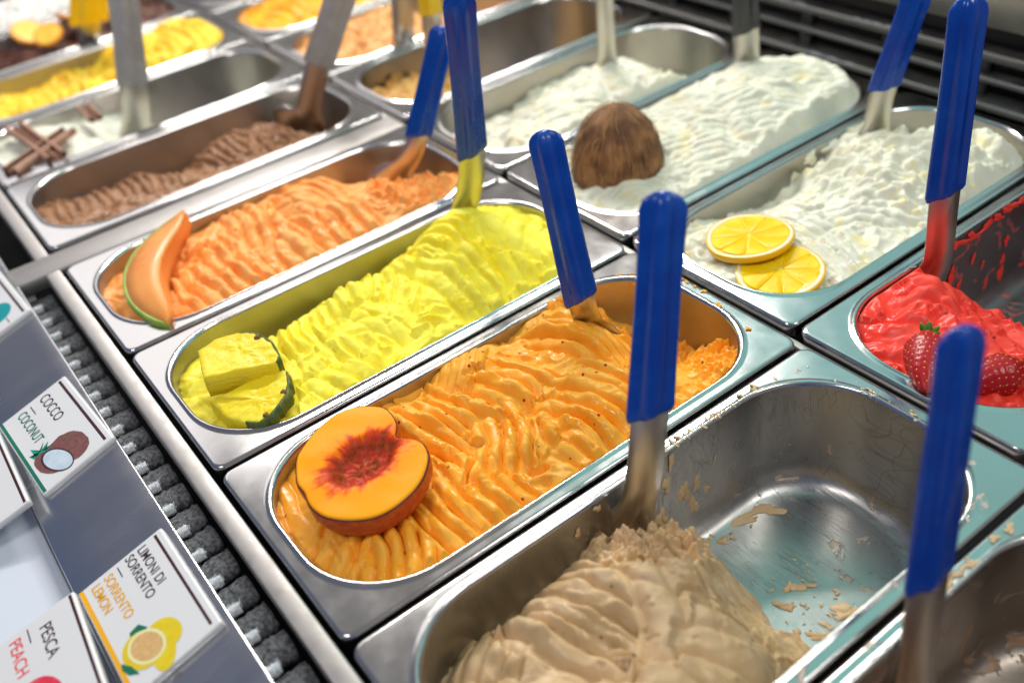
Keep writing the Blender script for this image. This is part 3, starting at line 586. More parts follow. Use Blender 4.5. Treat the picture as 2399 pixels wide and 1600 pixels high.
# sorrento lemon
l = Lab(19, -43.5, 90, 58, math.radians(.5), 'label reading LIMONI DI SORRENTO and SORRENTO LEMON with lemon picture')
l.rect('brown_line', 2.5, 86, -6.2, -4.4, M_BROWN); l.rect('amber_line', .8, 89, -57, -54.2, M_AMBER)
l.text('LIMONI DI', 3, -18, 8.6, M_TXT); l.text('SORRENTO', 2.6, -26.5, 8.6, M_TXT); l.rect('dash', 4, 13, -32.3, -31.6, M_TXT)
l.text('SORRENTO', 4, -41.5, 8.6, M_AMBER); l.text('LEMON', 4, -50, 8.6, M_AMBER)
l.flat('printed_leaf', [(51, -37), (57, -33.5), (60, -38), (62, -44), (56, -44), (52, -43)], M_GREEN)
l.ell('printed_back_lemon', 78, -32, 13, 7, -.3, M_LY); l.ell('printed_lemon', 69, -28, 11.5, 9.5, .5, M_LY); l.ell('printed_lemon_body', 68, -41, 13.5, 11, .4, M_LY)
l.flat('printed_leaf', [(66, -54), (72, -50), (80, -48), (76, -53), (70, -55)], M_GREEN)
l.ell('printed_pith', 68, -38.5, 12.5, 10, .45, M_LP); l.ell('printed_pulp', 68, -38.5, 10.6, 8.2, .45, M_LF)
# peach
l = Lab(19, -100.5, 92, 58, math.radians(-4), 'label reading PESCA and PEACH with a red peach picture', zoff=4.5)
l.rect('brown_line', 1.5, 90, -3.6, -1.8, M_BROWN)
l.text('PESCA', 9, -24, 10.6, M_TXT); l.rect('dash', 4, 15, -31, -30.2, M_TXT); l.text('PEACH', 5, -42.5, 10.6, M_CORAL)
l.ell('printed_peach', 57, -34, 17, 13, .3, M_PR); l.ell('printed_peach_behind', 77, -30, 12, 10, -.2, M_PR); l.ell('printed_peach_flesh', 66, -40, 15, 10, .5, M_PY)
# pineapple
l = Lab(-170, -99, 95, 58, math.radians(-1), 'label with only the teal leaves of a pineapple picture in view', zoff=4.5)
l.rect('brown_line', 1.5, 93.5, -3.6, -1.8, M_BROWN)
l.flat('printed_leaf', spiky(66, -30, [(-18, 9), (-2, 12), (10, 15), (22, 19), (30, 20), (40, 15), (55, 10)], 3), M_LEAF)
l.flat('printed_leaf', spiky(60, -34, [(-30, 10), (-8, 17), (4, 22), (16, 19)], 3), M_TEAL)
# blue
l = Lab(-383, -44, 96, 56, math.radians(3), 'label with a round teal picture, topmost at the left edge')
l.rect('brown_line', 2.5, 92, -6.3, -4.2, M_BROWN); l.ell('printed_ball', 70, -24, 14, 14, 0, M_TEAL); l.rect('printed_stick', 84, 93, -19, -18.2, M_TXT)
l = Lab(-560, -44, 96, 56, math.radians(3), 'blurred white label high on the left part of the rail')
l.rect('brown_line', 2.5, 92, -6.3, -4.2, M_BROWN)

# ------------------------------------------------------------------ back ledge and louvred back wall of the case
back = root('case_back', (-200, 760, 0), 'dark louvred steel back of the case behind the rear pans', 'case back')
M_BACK = plain('back_steel', (.12, .115, .115), .38, metal=.9, bump=.3, bscale=120, var=(.10, .095, .09))
M_BAR = steel('back_bar', (.50, .48, .44), rough=.5, bump=.5, scale=160, stain=(.75, .74, .72), stain_amt=.70)
v, f = box(-2200, 700, 712, 800, -60, -46, 1); part('ledge', v, f, M_BACK, back)
v, f = box(-2200, 700, 802, 812, -60, 80, 1); part('back_plate', v, f, M_DARKM, back)
for z0, z1, y0 in ((-33, -27, 776), (-10, -5, 784), (12, 20, 782)):
    v, f = box(-2200, 700, y0, 801.5, z0, z1, 1.2); part('louvre', v, f, M_BAR, back)
v, f = box(-2200, 700, 762, 801.5, 52, 100, 2); part('top_rail', v, f, M_BAR, back)
v, f = box(-2200, 700, 724, 731, -45.5, -41, 1); part('ledge_strip', v, f, M_BAR, back)
for k in range(9):
    x0 = -520+k*105; v, f = box(x0, x0+13, 789, 801, -45.5, 11, .6); part('bracket', v, f, M_BACK, back)
prot = None
for k in range(120):
    x0 = -560+k*6.5; v, f = box(x0, x0+2.4, 742, 776, -45.8, -43.4)
    part('grate_tooth', v, f, M_BAR, back, smooth=False)
V = []
for k in range(26):
    cx, cy, cz, r = rs.uniform(-380, 90), rs.choice([783, 777, 787]), 0, rs.uniform(1.5, 5)
    cz = {783: 20, 777: -27, 787: 20}[cy]
    V.append(bridge([[(cx+r*q*math.cos(a)*2.2, cy+r*q*.5*math.sin(a), cz+h*r*.35) for a in [2*math.pi*i/9 for i in range(9)]] for q, h in ((1, 0), (.7, .7), (.2, 1))], False, True))
V, F = join(*V); tag(part('frost_crust', V, F, M_FROST, back), kind='stuff')

# ------------------------------------------------------------------ spatulas
def plastic(name, c, c2):
    m, nt, bs = newmat(name); tc = N(nt, 'ShaderNodeTexCoord'); n1 = N(nt, 'ShaderNodeTexNoise'); n1.inputs['Scale'].default_value = 40; n1.inputs['Detail'].default_value = 6
    nt.links.new(tc.outputs['Object'], n1.inputs['Vector']); nt.links.new(ramp(nt, n1.outputs[0], [(.4, c), (.75, c2)]).outputs[0], bs.inputs['Base Color'])
    bs.inputs['Roughness'].default_value = .22; bs.inputs['Specular IOR Level'].default_value = .35; bs.inputs['Coat Weight'].default_value = .2; bs.inputs['Coat Roughness'].default_value = .06
    bs.inputs['Subsurface Weight'].default_value = .0; bs.inputs['Subsurface Scale'].default_value = .002
    nzh, bh = noise_bump(nt, bs, 130, .16, .0006, 4)
    rgh = ramp(nt, n1.outputs[0], [(.35, (.16, .16, .16)), (.60, (.30, .30, .30)), (.72, (.5, .5, .5))]); nt.links.new(rgh.outputs[0], bs.inputs['Roughness'])
    ns = N(nt, 'ShaderNodeTexNoise'); ns.inputs['Scale'].default_value = 620; ns.inputs['Detail'].default_value = 3; mp = N(nt, 'ShaderNodeMapping'); mp.inputs['Scale'].default_value = (1, 1, .08); mp.inputs['Rotation'].default_value = (.3, .2, 0)
    nt.links.new(tc.outputs['Object'], mp.inputs[0]); nt.links.new(mp.outputs[0], ns.inputs['Vector'])
    b5 = N(nt, 'ShaderNodeBump'); b5.inputs['Strength'].default_value = .18; b5.inputs['Distance'].default_value = .0002; nt.links.new(ns.outputs[0], b5.inputs['Height']); nt.links.new(bh.outputs[0], b5.inputs['Normal']); nt.links.new(b5.outputs[0], bs.inputs['Normal']); return m
M_BLUE = plastic('blue_plastic', (.0, .045, .33), (.0, .07, .40)); M_GREYP = plastic('grey_plastic', (.34, .35, .34), (.42, .43, .42))
M_YELP = plastic('yellow_plastic', (.85, .55, .01), (.9, .6, .02)); M_BLKP = plastic('black_plastic', (.03, .03, .035), (.05, .05, .055))
def spatula(J, T, B, label, mat, w=25, bw=19, yaw=0.0, B2=None, pw=34, th=14, blade=M_BLADE, slant=9, curl=0.0, grp='blue-handled spatulas standing in the gelato'):
    J, T, B = (np.array(p, float) for p in (J, T, B))
    o = root('gelato_spatula', J, label, 'spatula', grp)
    ax = (T-J)/np.linalg.norm(T-J); view = CAM-J; nrm = view-ax*view.dot(ax); nrm /= np.linalg.norm(nrm); sd = np.cross(ax, nrm)
    c, s_ = math.cos(yaw), math.sin(yaw); nrm, sd = nrm*c+sd*s_, sd*c-nrm*s_
    # handle section: flattened with a raised spine on the face
    half = [(-.5, 0), (-.5, .07), (-.48, .14), (-.43, .18), (-.27, .20), (-.215, .25), (-.18, .36), (-.13, .45), (-.06, .49), (.06, .49), (.13, .45), (.18, .36), (.215, .25), (.27, .20), (.43, .18), (.48, .14), (.5, .07)]
    sec = half+[(-x, -z*.9) for x, z in half[:1]+half[1:]]
    Lh = np.linalg.norm(T-J); loops = []
    for t in (0, .008, .02, .05, .15, .3, .45, .6, .75, .86, .92, .955, .98, .993, 1.0):
        e = max(0.0, (t-.90)/.10); ws = math.sqrt(max(0, 1-e**2.6)) if e > 0 else 1
        ws = max(ws, .12); b = max(0, 1-t/.02); ws *= 1-.10*b
        bul = 1-.10*math.sin(math.pi*min(1, t*1.05))+.03*math.sin(t*5)
        tt = (th*(.82+.25*math.sin(math.pi*t)))
        L = []
        for x, z in sec:
            off = slant*(x)*max(0, 1-t/.25)
            p = J+ax*(Lh*t+off)+sd*(x*w*ws*bul)+nrm*(z*tt*ws); L.append(tuple(p))
        loops.append(L)
    h = part('handle', *bridge(loops, True, True), mat, o)
    # blade: from inside the handle down to the gelato, widening to a paddle
    if B2 is None: B2 = B+(B-J)/np.linalg.norm(B-J)*38
    B2 = np.array(B2, float); pts = []
    P0, P1, P2, P3 = J+ax*12, J-ax*np.linalg.norm(B-J)*.5, B+(B-B2)*.4, B
    for t in np.linspace(0, 1, 13): pts.append((1-t)**3*P0+3*t*(1-t)**2*P1+3*t*t*(1-t)*P2+t**3*P3)
    for t in np.linspace(.15, 1, 7): pts.append(B+(B2-B)*t)
    n = len(pts); loops = []
    for i, p in enumerate(pts):
        t = i/(n-1); d = pts[min(i+1, n-1)]-pts[max(i-1, 0)]; d /= np.linalg.norm(d)
        s2 = sd-d*sd.dot(d); s2 /= np.linalg.norm(s2); n2 = np.cross(s2, d)
        hw = bw/2+(pw-bw)/2*sst(.38, .80, np.array(t)); hw = float(hw)*(1 if t < .93 else .8); tk = 1.1
        L = []
        for x, z in ((-1, 0), (-.985, 1), (-.6, 1), (0, 1), (.6, 1), (.985, 1), (1, 0), (.985, -1), (0, -1), (-.985, -1)):
            bow = curl*(x*x)*float(sst(.3, .8, np.array(t)))
            L.append(tuple(p+s2*x*hw+n2*(z*tk*.6+bow)))
        loops.append(L)
    part('blade', *bridge(loops, True, True), blade, o)
    return o
spatula((197, 185, 61), (175, 220, 174), (186, 174, -25), 'blue-handled spatula standing upright in the beige gelato', M_BLUE, w=25.5, bw=20, pw=44, yaw=.12, B2=(172, 160, -58), curl=5)
spatula((58, 252, 31), (22, 261, 142), (50, 270, -8), 'blue-handled spatula leaning left at the back of the apricot gelato', M_BLUE, w=25, bw=20, pw=30, yaw=-.35, B2=(56, 282, -40))
spatula((-113, 288, 68), (-92, 284, 201), (-135, 273, -5), 'tall blue spatula stuck in the back of the yellow gelato', M_BLUE, w=25, bw=22, pw=30, yaw=.2, B2=(-146, 262, -40))
spatula((-245, 314, 30), (-241, 357, 120), (-272, 296, -14), 'blue spatula leaning right with a wide blade in the melon-orange gelato', M_BLUE, w=25, bw=19, pw=44, yaw=-.2, B2=(-292, 280, -44), curl=4)
spatula((178, 470, 64), (164, 484, 190), (171, 482, -12), 'blue-handled spatula standing in the strawberry-red gelato', M_BLUE, w=25.5, bw=20, pw=36, yaw=.42, B2=(160, 470, -46), curl=5)
spatula((28, 611, 47), (39, 625, 127), (20, 617, 0), 'blue spatula at the back of the creamy white gelato, its blade frosted', M_BLUE, w=25, bw=21, pw=30, yaw=.3, B2=(14, 612, -30))
spatula((346, 218, 34), (324, 244, 158), (357, 205, -30), 'nearest blue spatula, dark and out of focus at the lower right', M_BLUE, w=25, bw=22, pw=32, yaw=.75, B2=(362, 200, -60))
gp = 'spatulas with grey, black or yellow handles'
spatula((-594, 167, 35), (-581, 189, 140), (-628, 160, -28), 'broad pale grey spatula standing in the pan with cinnamon sticks', M_GREYP, w=33, bw=30, pw=40, th=10, slant=2, grp=gp)
spatula((-447, 320, 43), (-405, 352, 130), (-478, 303, -22), 'pale grey spatula with a wide blade in the chocolate-brown gelato', M_GREYP, w=33, bw=26, pw=62, th=9, slant=2, curl=6, B2=(-500, 290, -42), grp=gp)
spatula((-155, 645, 43), (-153, 639, 100), (-157, 650, 4), 'black-handled spatula at the back of the coconut gelato', M_BLKP, w=28, bw=25, pw=28, th=12, B2=(-158, 655, -30), grp=gp)
spatula((-252, 549, 108), (-246, 545, 190), (-269, 563, 5), 'steel blade of a spatula standing in the white gelato behind the coconut', M_GREYP, w=26, bw=18, pw=26, B2=(-272, 568, -30), grp=gp)
spatula((-514, 469, 64), (-510, 470, 150), (-530, 466, -8), 'steel blade of a spatula between the nut crumbs and the beige crumbly gelato', M_GREYP, w=26, bw=26, pw=30, B2=(-536, 466, -30), grp=gp)
spatula((-416, 447, 65), (-410, 449, 150), (-455, 462, -20), 'yellow-handled spatula hidden behind the tall blue one', M_YELP, w=25, bw=22, pw=30, B2=(-462, 466, -50), slant=3, grp=gp)
spatula((-859, 201, 33), (-840, 224, 110), (-905, 195, -10), 'yellow-handled spatula standing in the dark gelato at the far left', M_YELP, w=48, bw=26, pw=30, B2=(-925, 190, -30), slant=14, grp=gp)
# ------------------------------------------------------------------ halved peach
PO = np.array([(55.9,33.4),(48.2,38.3),(43.2,44.6),(36.6,56.5),(33.3,69.7),(33.9,81.1),(39.2,90.9),(48.3,98.5),(59.0,98.9),(67.5,96.5),(75.6,91.2),(84.2,97.9),(91.4,100.1),(101.1,97.2),(109.4,89.9),(115.5,80.8),(119.3,69.7),(120.2,58.0),(117.1,47.4),(110.7,38.0),(101.2,30.2),(92.2,27.2),(83.5,26.9),(75.8,28.6),(66.7,28.9)])
def smooth_closed(P_, n):
    m = len(P_); out = []
    for k in range(n):
        t = k*m/n; i = int(t); u = t-i; p0, p1, p2, p3 = (P_[(i+j) % m] for j in (-1, 0, 1, 2))
        out.append(.5*((2*p1)+(-p0+p2)*u+(2*p0-5*p1+4*p2-p3)*u*u+(-p0+3*p1-3*p2+p3)*u**3))
    return np.array(out)
n = 96; OUT = smooth_closed(PO, n); C0 = np.array([77.0, 64.0]); ZT = 23.0
pc = root('peach_half', (77, 64, -5), 'halved peach, cut side up with a dark red stone hollow, on the apricot gelato', 'peach')
m, nt, bs = newmat('peach_flesh')          # coordinates: object space, metres
tc = N(nt, 'ShaderNodeTexCoord'); sp = N(nt, 'ShaderNodeSeparateXYZ'); nt.links.new(tc.outputs['Object'], sp.inputs[0])
# hollow axes
ax_ = np.array([-5.5, 50.6]); ax_ = ax_/np.linalg.norm(ax_)
X = mth(nt, 'SUBTRACT', mth(nt, 'MULTIPLY', sp.outputs[0], 1000.0), 0.0); Y = mth(nt, 'ADD', mth(nt, 'MULTIPLY', sp.outputs[1], 1000.0), -3.0)
u_ = mth(nt, 'ADD', mth(nt, 'MULTIPLY', X, float(ax_[0])), mth(nt, 'MULTIPLY', Y, float(ax_[1])))
v_ = mth(nt, 'SUBTRACT', mth(nt, 'MULTIPLY', X, float(ax_[1])), mth(nt, 'MULTIPLY', Y, float(ax_[0])))
vv = mth(nt, 'DIVIDE', v_, 16.0); uu = mth(nt, 'DIVIDE', u_, 24.0)
rad = mth(nt, 'SQRT', mth(nt, 'ADD', mth(nt, 'MULTIPLY', uu, uu), mth(nt, 'MULTIPLY', vv, vv)))
ang = mth(nt, 'ARCTAN2', vv, uu); cmb = N(nt, 'ShaderNodeCombineXYZ'); nt.links.new(mth(nt, 'MULTIPLY', ang, 5.0), cmb.inputs[0]); nt.links.new(mth(nt, 'MULTIPLY', rad, .8), cmb.inputs[1])
nz = N(nt, 'ShaderNodeTexNoise'); nz.inputs['Scale'].default_value = 1.1; nz.inputs['Detail'].default_value = 6; nt.links.new(cmb.outputs[0], nz.inputs['Vector'])
nz2 = N(nt, 'ShaderNodeTexNoise'); nz2.inputs['Scale'].default_value = 110; nz2.inputs['Detail'].default_value = 6; nt.links.new(tc.outputs['Object'], nz2.inputs['Vector'])
rr_ = mth(nt, 'ADD', rad, mth(nt, 'MULTIPLY', mth(nt, 'MULTIPLY', mth(nt, 'SUBTRACT', nz.outputs[0], .5), 1.1), mth(nt, 'MULTIPLY', rad, rad, True))); rr_ = mth(nt, 'ADD', rr_, mth(nt, 'MULTIPLY', mth(nt, 'SUBTRACT', nz2.outputs[0], .5), .9))
cr = ramp(nt, mth(nt, 'MULTIPLY', rr_, .5), [(.0, (.45, .002, .030)), (.14, (.14, .0, .014)), (.26, (.50, .002, .030)), (.38, (.17, .0, .016)), (.46, (.48, .002, .024)), (.52, (.62, .012, .012)), (.57, (.84, .13, .004)), (.68, (.92, .34, .001)), (1, (.92, .39, .002))])
vn = N(nt, 'ShaderNodeTexNoise'); vn.inputs['Scale'].default_value = 420; vn.inputs['Detail'].default_value = 2; nt.links.new(tc.outputs['Object'], vn.inputs['Vector'])
nt.links.new(mixc(nt, mth(nt, 'MULTIPLY', vn.outputs[0], .35), cr.outputs[0], (.88, .30, .002)), bs.inputs['Base Color'])
bs.inputs['Roughness'].default_value = .38; bs.inputs['Specular IOR Level'].default_value = .10; bs.inputs['Subsurface Weight'].default_value = .08; bs.inputs['Subsurface Radius'].default_value = (1, .4, .1); bs.inputs['Subsurface Scale'].default_value = .003
noise_bump(nt, bs, 700, .25, .0004, 4); M_PF = m
M_PS = plain('peach_skin', (.50, .045, .012), .42, bump=.35, bscale=600, var=(.62, .13, .015), sss=.1); M_PE = plain('peach_skin_edge', (.10, .008, .012), .4)
loops = []; rsn = np.random.RandomState(8)
qs = [1, .985, .96, .92, .86, .8, .74, .68, .62, .56, .5, .44, .38, .32, .26, .2, .14, .08]
for q in qs:
    L = []
    for k in range(n):
        p = C0+(OUT[k]-C0)*q; d = p-C0-np.array([0, 3]); u = d.dot(ax_)/23; w2 = (d[0]*ax_[1]-d[1]*ax_[0])/14; r = math.hypot(u, w2*.9)
        dep = 8.0*float(1-sst(.55, 1.12, np.array(r)))
        dep *= 1+.35*float(pn(np.array(p[0]/5), np.array(p[1]/5), 3)); dep += (1.3*float(pn(np.array(p[0]/2.4), np.array(p[1]/2.4), 5))) if r < 1.05 else 0
        z = ZT-dep-.12*(77-p[0])*0.0+.5*float(pn(np.array(p[0]/16), np.array(p[1]/16), 6))-(.7 if q == 1 else 0)
        z += -.05*(p[0]-77)+.03*(p[1]-64); L.append((p[0], p[1], z))
    loops.append(L)
fle = part('flesh', *bridge(loops, False, True), M_PF, pc)
rim0 = np.array(loops[0]); sl = []; el = [rim0, ]
for a in (0.015, .12, .3, .5, .7, .85, 1.0, 1.15, 1.3, 1.45):
    sc = math.cos(a)*(1+.10*math.sin(min(a, .9)*1.75))+.02; L = []
    for k in range(n):
        p = C0+(rim0[k][:2]-C0)*sc+np.array([-1.5, 2.5])*math.sin(a); L.append((p[0], p[1], rim0[k][2]-34*math.sin(a)))
    sl.append(L)
e0 = [(C0[0]+(p[0]-C0[0])*1.000, C0[1]+(p[1]-C0[1])*1.000, p[2]+.05) for p in rim0]
e1 = [(C0[0]+(p[0]-C0[0])*1.010, C0[1]+(p[1]-C0[1])*1.010, p[2]-.05) for p in rim0]
e2 = [(C0[0]+(p[0]-C0[0])*1.018, C0[1]+(p[1]-C0[1])*1.018, p[2]-.8) for p in rim0]
part('skin', *bridge(sl, False, True), M_PS, pc); part('skin_edge', *bridge([e0, e1, e2]), M_PE, pc)

# ------------------------------------------------------------------ pineapple pieces
def slab_poly(top, thick, mat, name, parent, bulge=0, sub=5, seed=0, droop=None):
    T = smooth_closed(np.array(top, float), len(top)*3) if False else np.array(top, float)
    # resample straight edges densely
    P_ = []
    for i in range(len(T)):
        a, b = T[i], T[(i+1) % len(T)]
        for k in range(6): P_.append(a+(b-a)*k/6)
    P_ = np.array(P_); c = P_.mean(0); loops = []
    for q in (.02, .1, .2, .3, .4, .5, .6, .7, .8, .88, .97):
        L = []
        for p in P_:
            r3 = c+(p-c)*q; L.append(tuple(r3+np.array([0, 0, 1.0*float(pn(np.array(r3[0]/6), np.array(r3[1]/6), seed))+.5*float(pn(np.array(r3[0]/2), np.array(r3[1]/2), seed+4))])))
        loops.append(L)
    for q, dz in ((1.0, -.9), (1.01, -thick*.35), (1.01, -thick*.7), (.99, -thick)):
        loops.append([tuple(c+(p-c)*np.array([q, q, 1])+np.array([.6*float(pn(np.array(p[0]/4+dz), np.array(p[1]/4), seed+1)), .6*float(pn(np.array(p[1]/4+dz), np.array(p[0]/4), seed+2)), dz])) for p in P_])
    V, F = bridge(loops, True, True); F = [q[::-1] for q in F]
    return part(name, V, F, mat, parent)
M_PINE = gelato_mat('pineapple_flesh', (.95, .78, .035), (.88, .66, .012), rough=.34, bump=.6, bscale=420, sss=.25, blotch=(.86, .74, .06))
_nt = M_PINE.node_tree; _bs = _nt.nodes['Principled BSDF']; _old = _bs.inputs['Normal'].links[0].from_socket
_tc = N(_nt, 'ShaderNodeTexCoord'); _mp = N(_nt, 'ShaderNodeMapping'); _mp.inputs['Rotation'].default_value = (0, 0, -.6); _mp.inputs['Scale'].default_value = (1.0, .16, 1); _nn = N(_nt, 'ShaderNodeTexNoise'); _nn.inputs['Scale'].default_value = 520; _nn.inputs['Detail'].default_value = 4
_nt.links.new(_tc.outputs['Object'], _mp.inputs[0]); _nt.links.new(_mp.outputs[0], _nn.inputs['Vector']); _bb = N(_nt, 'ShaderNodeBump'); _bb.inputs['Strength'].default_value = .8; _bb.inputs['Distance'].default_value = .0008
_nt.links.new(_nn.outputs[0], _bb.inputs['Height']); _nt.links.new(_old, _bb.inputs['Normal']); _nt.links.new(_bb.outputs[0], _bs.inputs['Normal'])
_c0 = _bs.inputs['Base Color'].links[0].from_socket; _nt.links.new(mixc(_nt, mth(_nt, 'MULTIPLY', ramp(_nt, _nn.outputs[0], [(.45, (0, 0, 0)), (.7, (1, 1, 1))]).outputs[0], .22), _c0, (.72, .58, .01)), _bs.inputs['Base Color'])
M_RIND = plain('pineapple_rind', (.16, .15, .02), .6, bump=1, bscale=260, var=(.02, .09, .01)); M_EYE = plain('pineapple_eye', (.22, .09, .02), .7, bump=.6)
PINE1 = [(-104.7,35.7,19),(-107.6,49.2,20),(-101.5,65.9,20.5),(-89.5,75.4,21),(-72.8,78.9,20),(-57.5,76.7,18),(-52.8,71.6,17),(-63.4,49.9,18.5),(-72.4,26.7,19)]
PINE2 = [(-64.8,23.7,5),(-60.9,29.7,8),(-60.0,73.4,9),(-49.0,75.7,10),(-38.6,71.4,9),(-29.7,65.0,8),(-24.5,57.2,7),(-20.5,48.4,6),(-21.2,39.6,4),(-30.3,32.8,3),(-43.1,25.7,3)]
def rind(poly, i0, i1, thick, parent, seed, wd=2.6):
    P_ = np.array(poly, float); c = P_.mean(0); seg = []
    for i in range(i0, i1):
        a, b = P_[i % len(P_)], P_[(i+1) % len(P_)]
        for k in range(10): seg.append(a+(b-a)*k/10)
    loops = []
    for j, p in enumerate(seg):
        d = p-c; d[2] = 0; d /= np.linalg.norm(d); e = min(1, j/4, (len(seg)-1-j)/4); w = (.4+wd*e)*(1+.30*float(pn(np.array(j*.37), np.array(seed*1.3), 2))*2+.12*math.sin(j*2.3))
        loops.append([tuple(p-d*.7+np.array([0, 0, .25])), tuple(p+d*w*.5+np.array([0, 0, .1])), tuple(p+d*w+np.array([0, 0, -thick*.3])), tuple(p+d*w*.9+np.array([0, 0, -thick*.8])), tuple(p-d*.5+np.array([0, 0, -thick]))])
    part('rind', *bridge(loops, True, True), M_RIND, parent)
    r_ = random.Random(seed)
    for t in range(2 if thick < 13 else 1):
        p = seg[int((t+.75)/2.4*len(seg))]; d = p-c; d[2] = 0; d /= np.linalg.norm(d); q = p-d*r_.uniform(.5, 3.0)
        blob = [[(q[0]+r*math.cos(a)*(1+.4*math.sin(3*a+t)), q[1]+r*math.sin(a), q[2]+h) for a in [2*math.pi*k/10 for k in range(10)]] for r, h in ((2.3, -.4), (1.9, .9), (.7, 1.5))]
        part('eye', *bridge(blob, False, True), M_EYE, parent)
p1 = root('pineapple_piece', (-85, 55, 5), 'upper of the two pineapple pieces on the yellow gelato', 'pineapple', 'pineapple pieces on the yellow gelato')
slab_poly(PINE1, 17, M_PINE, 'flesh', p1, seed=3); rind(PINE1, 2, 6, 15, p1, 2, .9)
p2 = root('pineapple_piece', (-42, 50, 0), 'lower pineapple piece with dark green rind on its right side', 'pineapple', 'pineapple pieces on the yellow gelato')
slab_poly(PINE2, 14, M_PINE, 'flesh', p2, seed=9); rind(PINE2, 3, 9, 12, p2, 5, 2.0)

# ------------------------------------------------------------------ melon wedge
MO = [(-308.4,104.5,20.0), (-303.8,83.8,16.0), (-298.3,65.6,13.0), (-284.4,47.7,11.0), (-266.6,34.8,9.0), (-247.7,28.0,8.0), (-226.6,24.3,7.0), (-206.7,25.7,6.0), (-191.4,30.1,5.0), (-177.8,35.7,4.0)]
MM = [(-297.1,104.6,24.0), (-277.5,92.6,22.0), (-263.9,77.3,21.0), (-250.3,64.9,20.0), (-236.7,56.5,19.0), (-224.4,51.1,18.0), (-211.0,47.3,17.0), (-197.5,44.4,14.0), (-188.2,43.0,11.0), (-179.8,39.6,6.0)]
MI = [(-301.7,107.4,16.0), (-295.1,100.5,9.0), (-287.3,90.6,5.0), (-271.2,78.6,4.0), (-258.0,68.7,3.0), (-244.6,61.8,3.0), (-230.2,56.3,3.0), (-218.4,52.6,3.0), (-203.6,48.6,3.0), (-194.2,46.9,3.0)]
def rs_(A, n=28):
    A = np.array(A, float); t = np.linspace(0, len(A)-1, n); i = np.clip(t.astype(int), 0, len(A)-2); u = (t-i)[:, None]
    return A[i]*(1-u)+A[i+1]*u
def smo(A):
    for _ in range(3): A = np.vstack([A[:1], (A[:-2]+2*A[1:-1]+A[2:])/4, A[-1:]])
    return A
O_, M2, I_ = smo(rs_(MO)), smo(rs_(MM)), smo(rs_(MI))
ml = root('melon_wedge', (-235, 55, 5), 'curved orange melon wedge with thin green rind on the front of the melon gelato', 'melon')
M_MEL = gelato_mat('melon_flesh', (.93, .38, .10), (.90, .32, .07), rough=.35, bump=.15, sss=.45); M_MR = plain('melon_rind', (.38, .50, .07), .5, bump=.4, var=(.22, .36, .05))
loops = []
for k in range(len(O_)):
    o_, m_, i_ = O_[k], M2[k], I_[k]; b_ = (o_+i_)/2; b_ = np.array([b_[0], b_[1], min(o_[2], i_[2])-8])
    loops.append([tuple(o_), tuple(o_*.66+m_*.34+np.array([0, 0, 1.2])), tuple(o_*.33+m_*.67+np.array([0, 0, 1.3])), tuple(m_), tuple(m_*.8+i_*.2+np.array([0, 0, .3])), tuple((m_+i_)/2), tuple(i_), tuple(i_-np.array([0, 0, 8])), tuple(b_), tuple(o_-np.array([0, 0, 9]))])
part('flesh', *bridge(loops, True, True), M_MEL, ml)
loops = []; cen = I_.mean(0)
for k in range(len(O_)):
    t = O_[min(k+1, len(O_)-1)]-O_[max(k-1, 0)]; d = np.array([-t[1], t[0], 0]); d /= np.linalg.norm(d)
    if d.dot(O_[k]-cen) < 0: d = -d
    e = min(1, k/3, (len(O_)-1-k)/2)*2.2+.2; o_ = O_[k]
    loops.append([tuple(o_-d*.2+np.array([0, 0, .25])), tuple(o_+d*e+np.array([0, 0, -.3])), tuple(o_+d*e*1.1+np.array([0, 0, -5])), tuple(o_-d*1+np.array([0, 0, -10])), tuple(o_-d*1.5+np.array([0, 0, -2]))])
part('rind', *bridge(loops, True, True), M_MR, ml)

# ------------------------------------------------------------------ half coconut
cc = root('coconut_half', (-108, 431, 0), 'brown fibrous half coconut shell lying dome up on the white gelato', 'coconut')
m, nt, bs = newmat('coconut_husk'); tc = N(nt, 'ShaderNodeTexCoord'); sp = N(nt, 'ShaderNodeSeparateXYZ'); nt.links.new(tc.outputs['Object'], sp.inputs[0])
an = mth(nt, 'ARCTAN2', sp.outputs[1], sp.outputs[0]); cm = N(nt, 'ShaderNodeCombineXYZ'); nt.links.new(mth(nt, 'MULTIPLY', an, 9.0), cm.inputs[0]); nt.links.new(mth(nt, 'MULTIPLY', sp.outputs[2], 26.0), cm.inputs[1])
f1 = N(nt, 'ShaderNodeTexNoise'); f1.inputs['Scale'].default_value = 1.9; f1.inputs['Detail'].default_value = 8; f1.inputs['Roughness'].default_value = .7; nt.links.new(cm.outputs[0], f1.inputs['Vector'])
f2 = N(nt, 'ShaderNodeTexNoise'); f2.inputs['Scale'].default_value = 60; f2.inputs['Detail'].default_value = 5; nt.links.new(tc.outputs['Object'], f2.inputs['Vector'])
k_ = mth(nt, 'ADD', mth(nt, 'MULTIPLY', f1.outputs[0], .48), mth(nt, 'MULTIPLY', f2.outputs[0], .52))
nt.links.new(ramp(nt, k_, [(.34, (.05, .02, .009)), (.47, (.17, .07, .026)), (.56, (.32, .145, .052)), (.68, (.46, .25, .10))]).outputs[0], bs.inputs['Base Color'])
bs.inputs['Roughness'].default_value = .75
b_ = N(nt, 'ShaderNodeBump'); b_.inputs['Strength'].default_value = 1; b_.inputs['Distance'].default_value = .0009; nt.links.new(k_, b_.inputs['Height']); nt.links.new(b_.outputs[0], bs.inputs['Normal']); M_HUSK3 = m
RX = 41; loops = []; til = Matrix.Rotation(math.radians(9), 3, Vector((.6, .8, 0)))
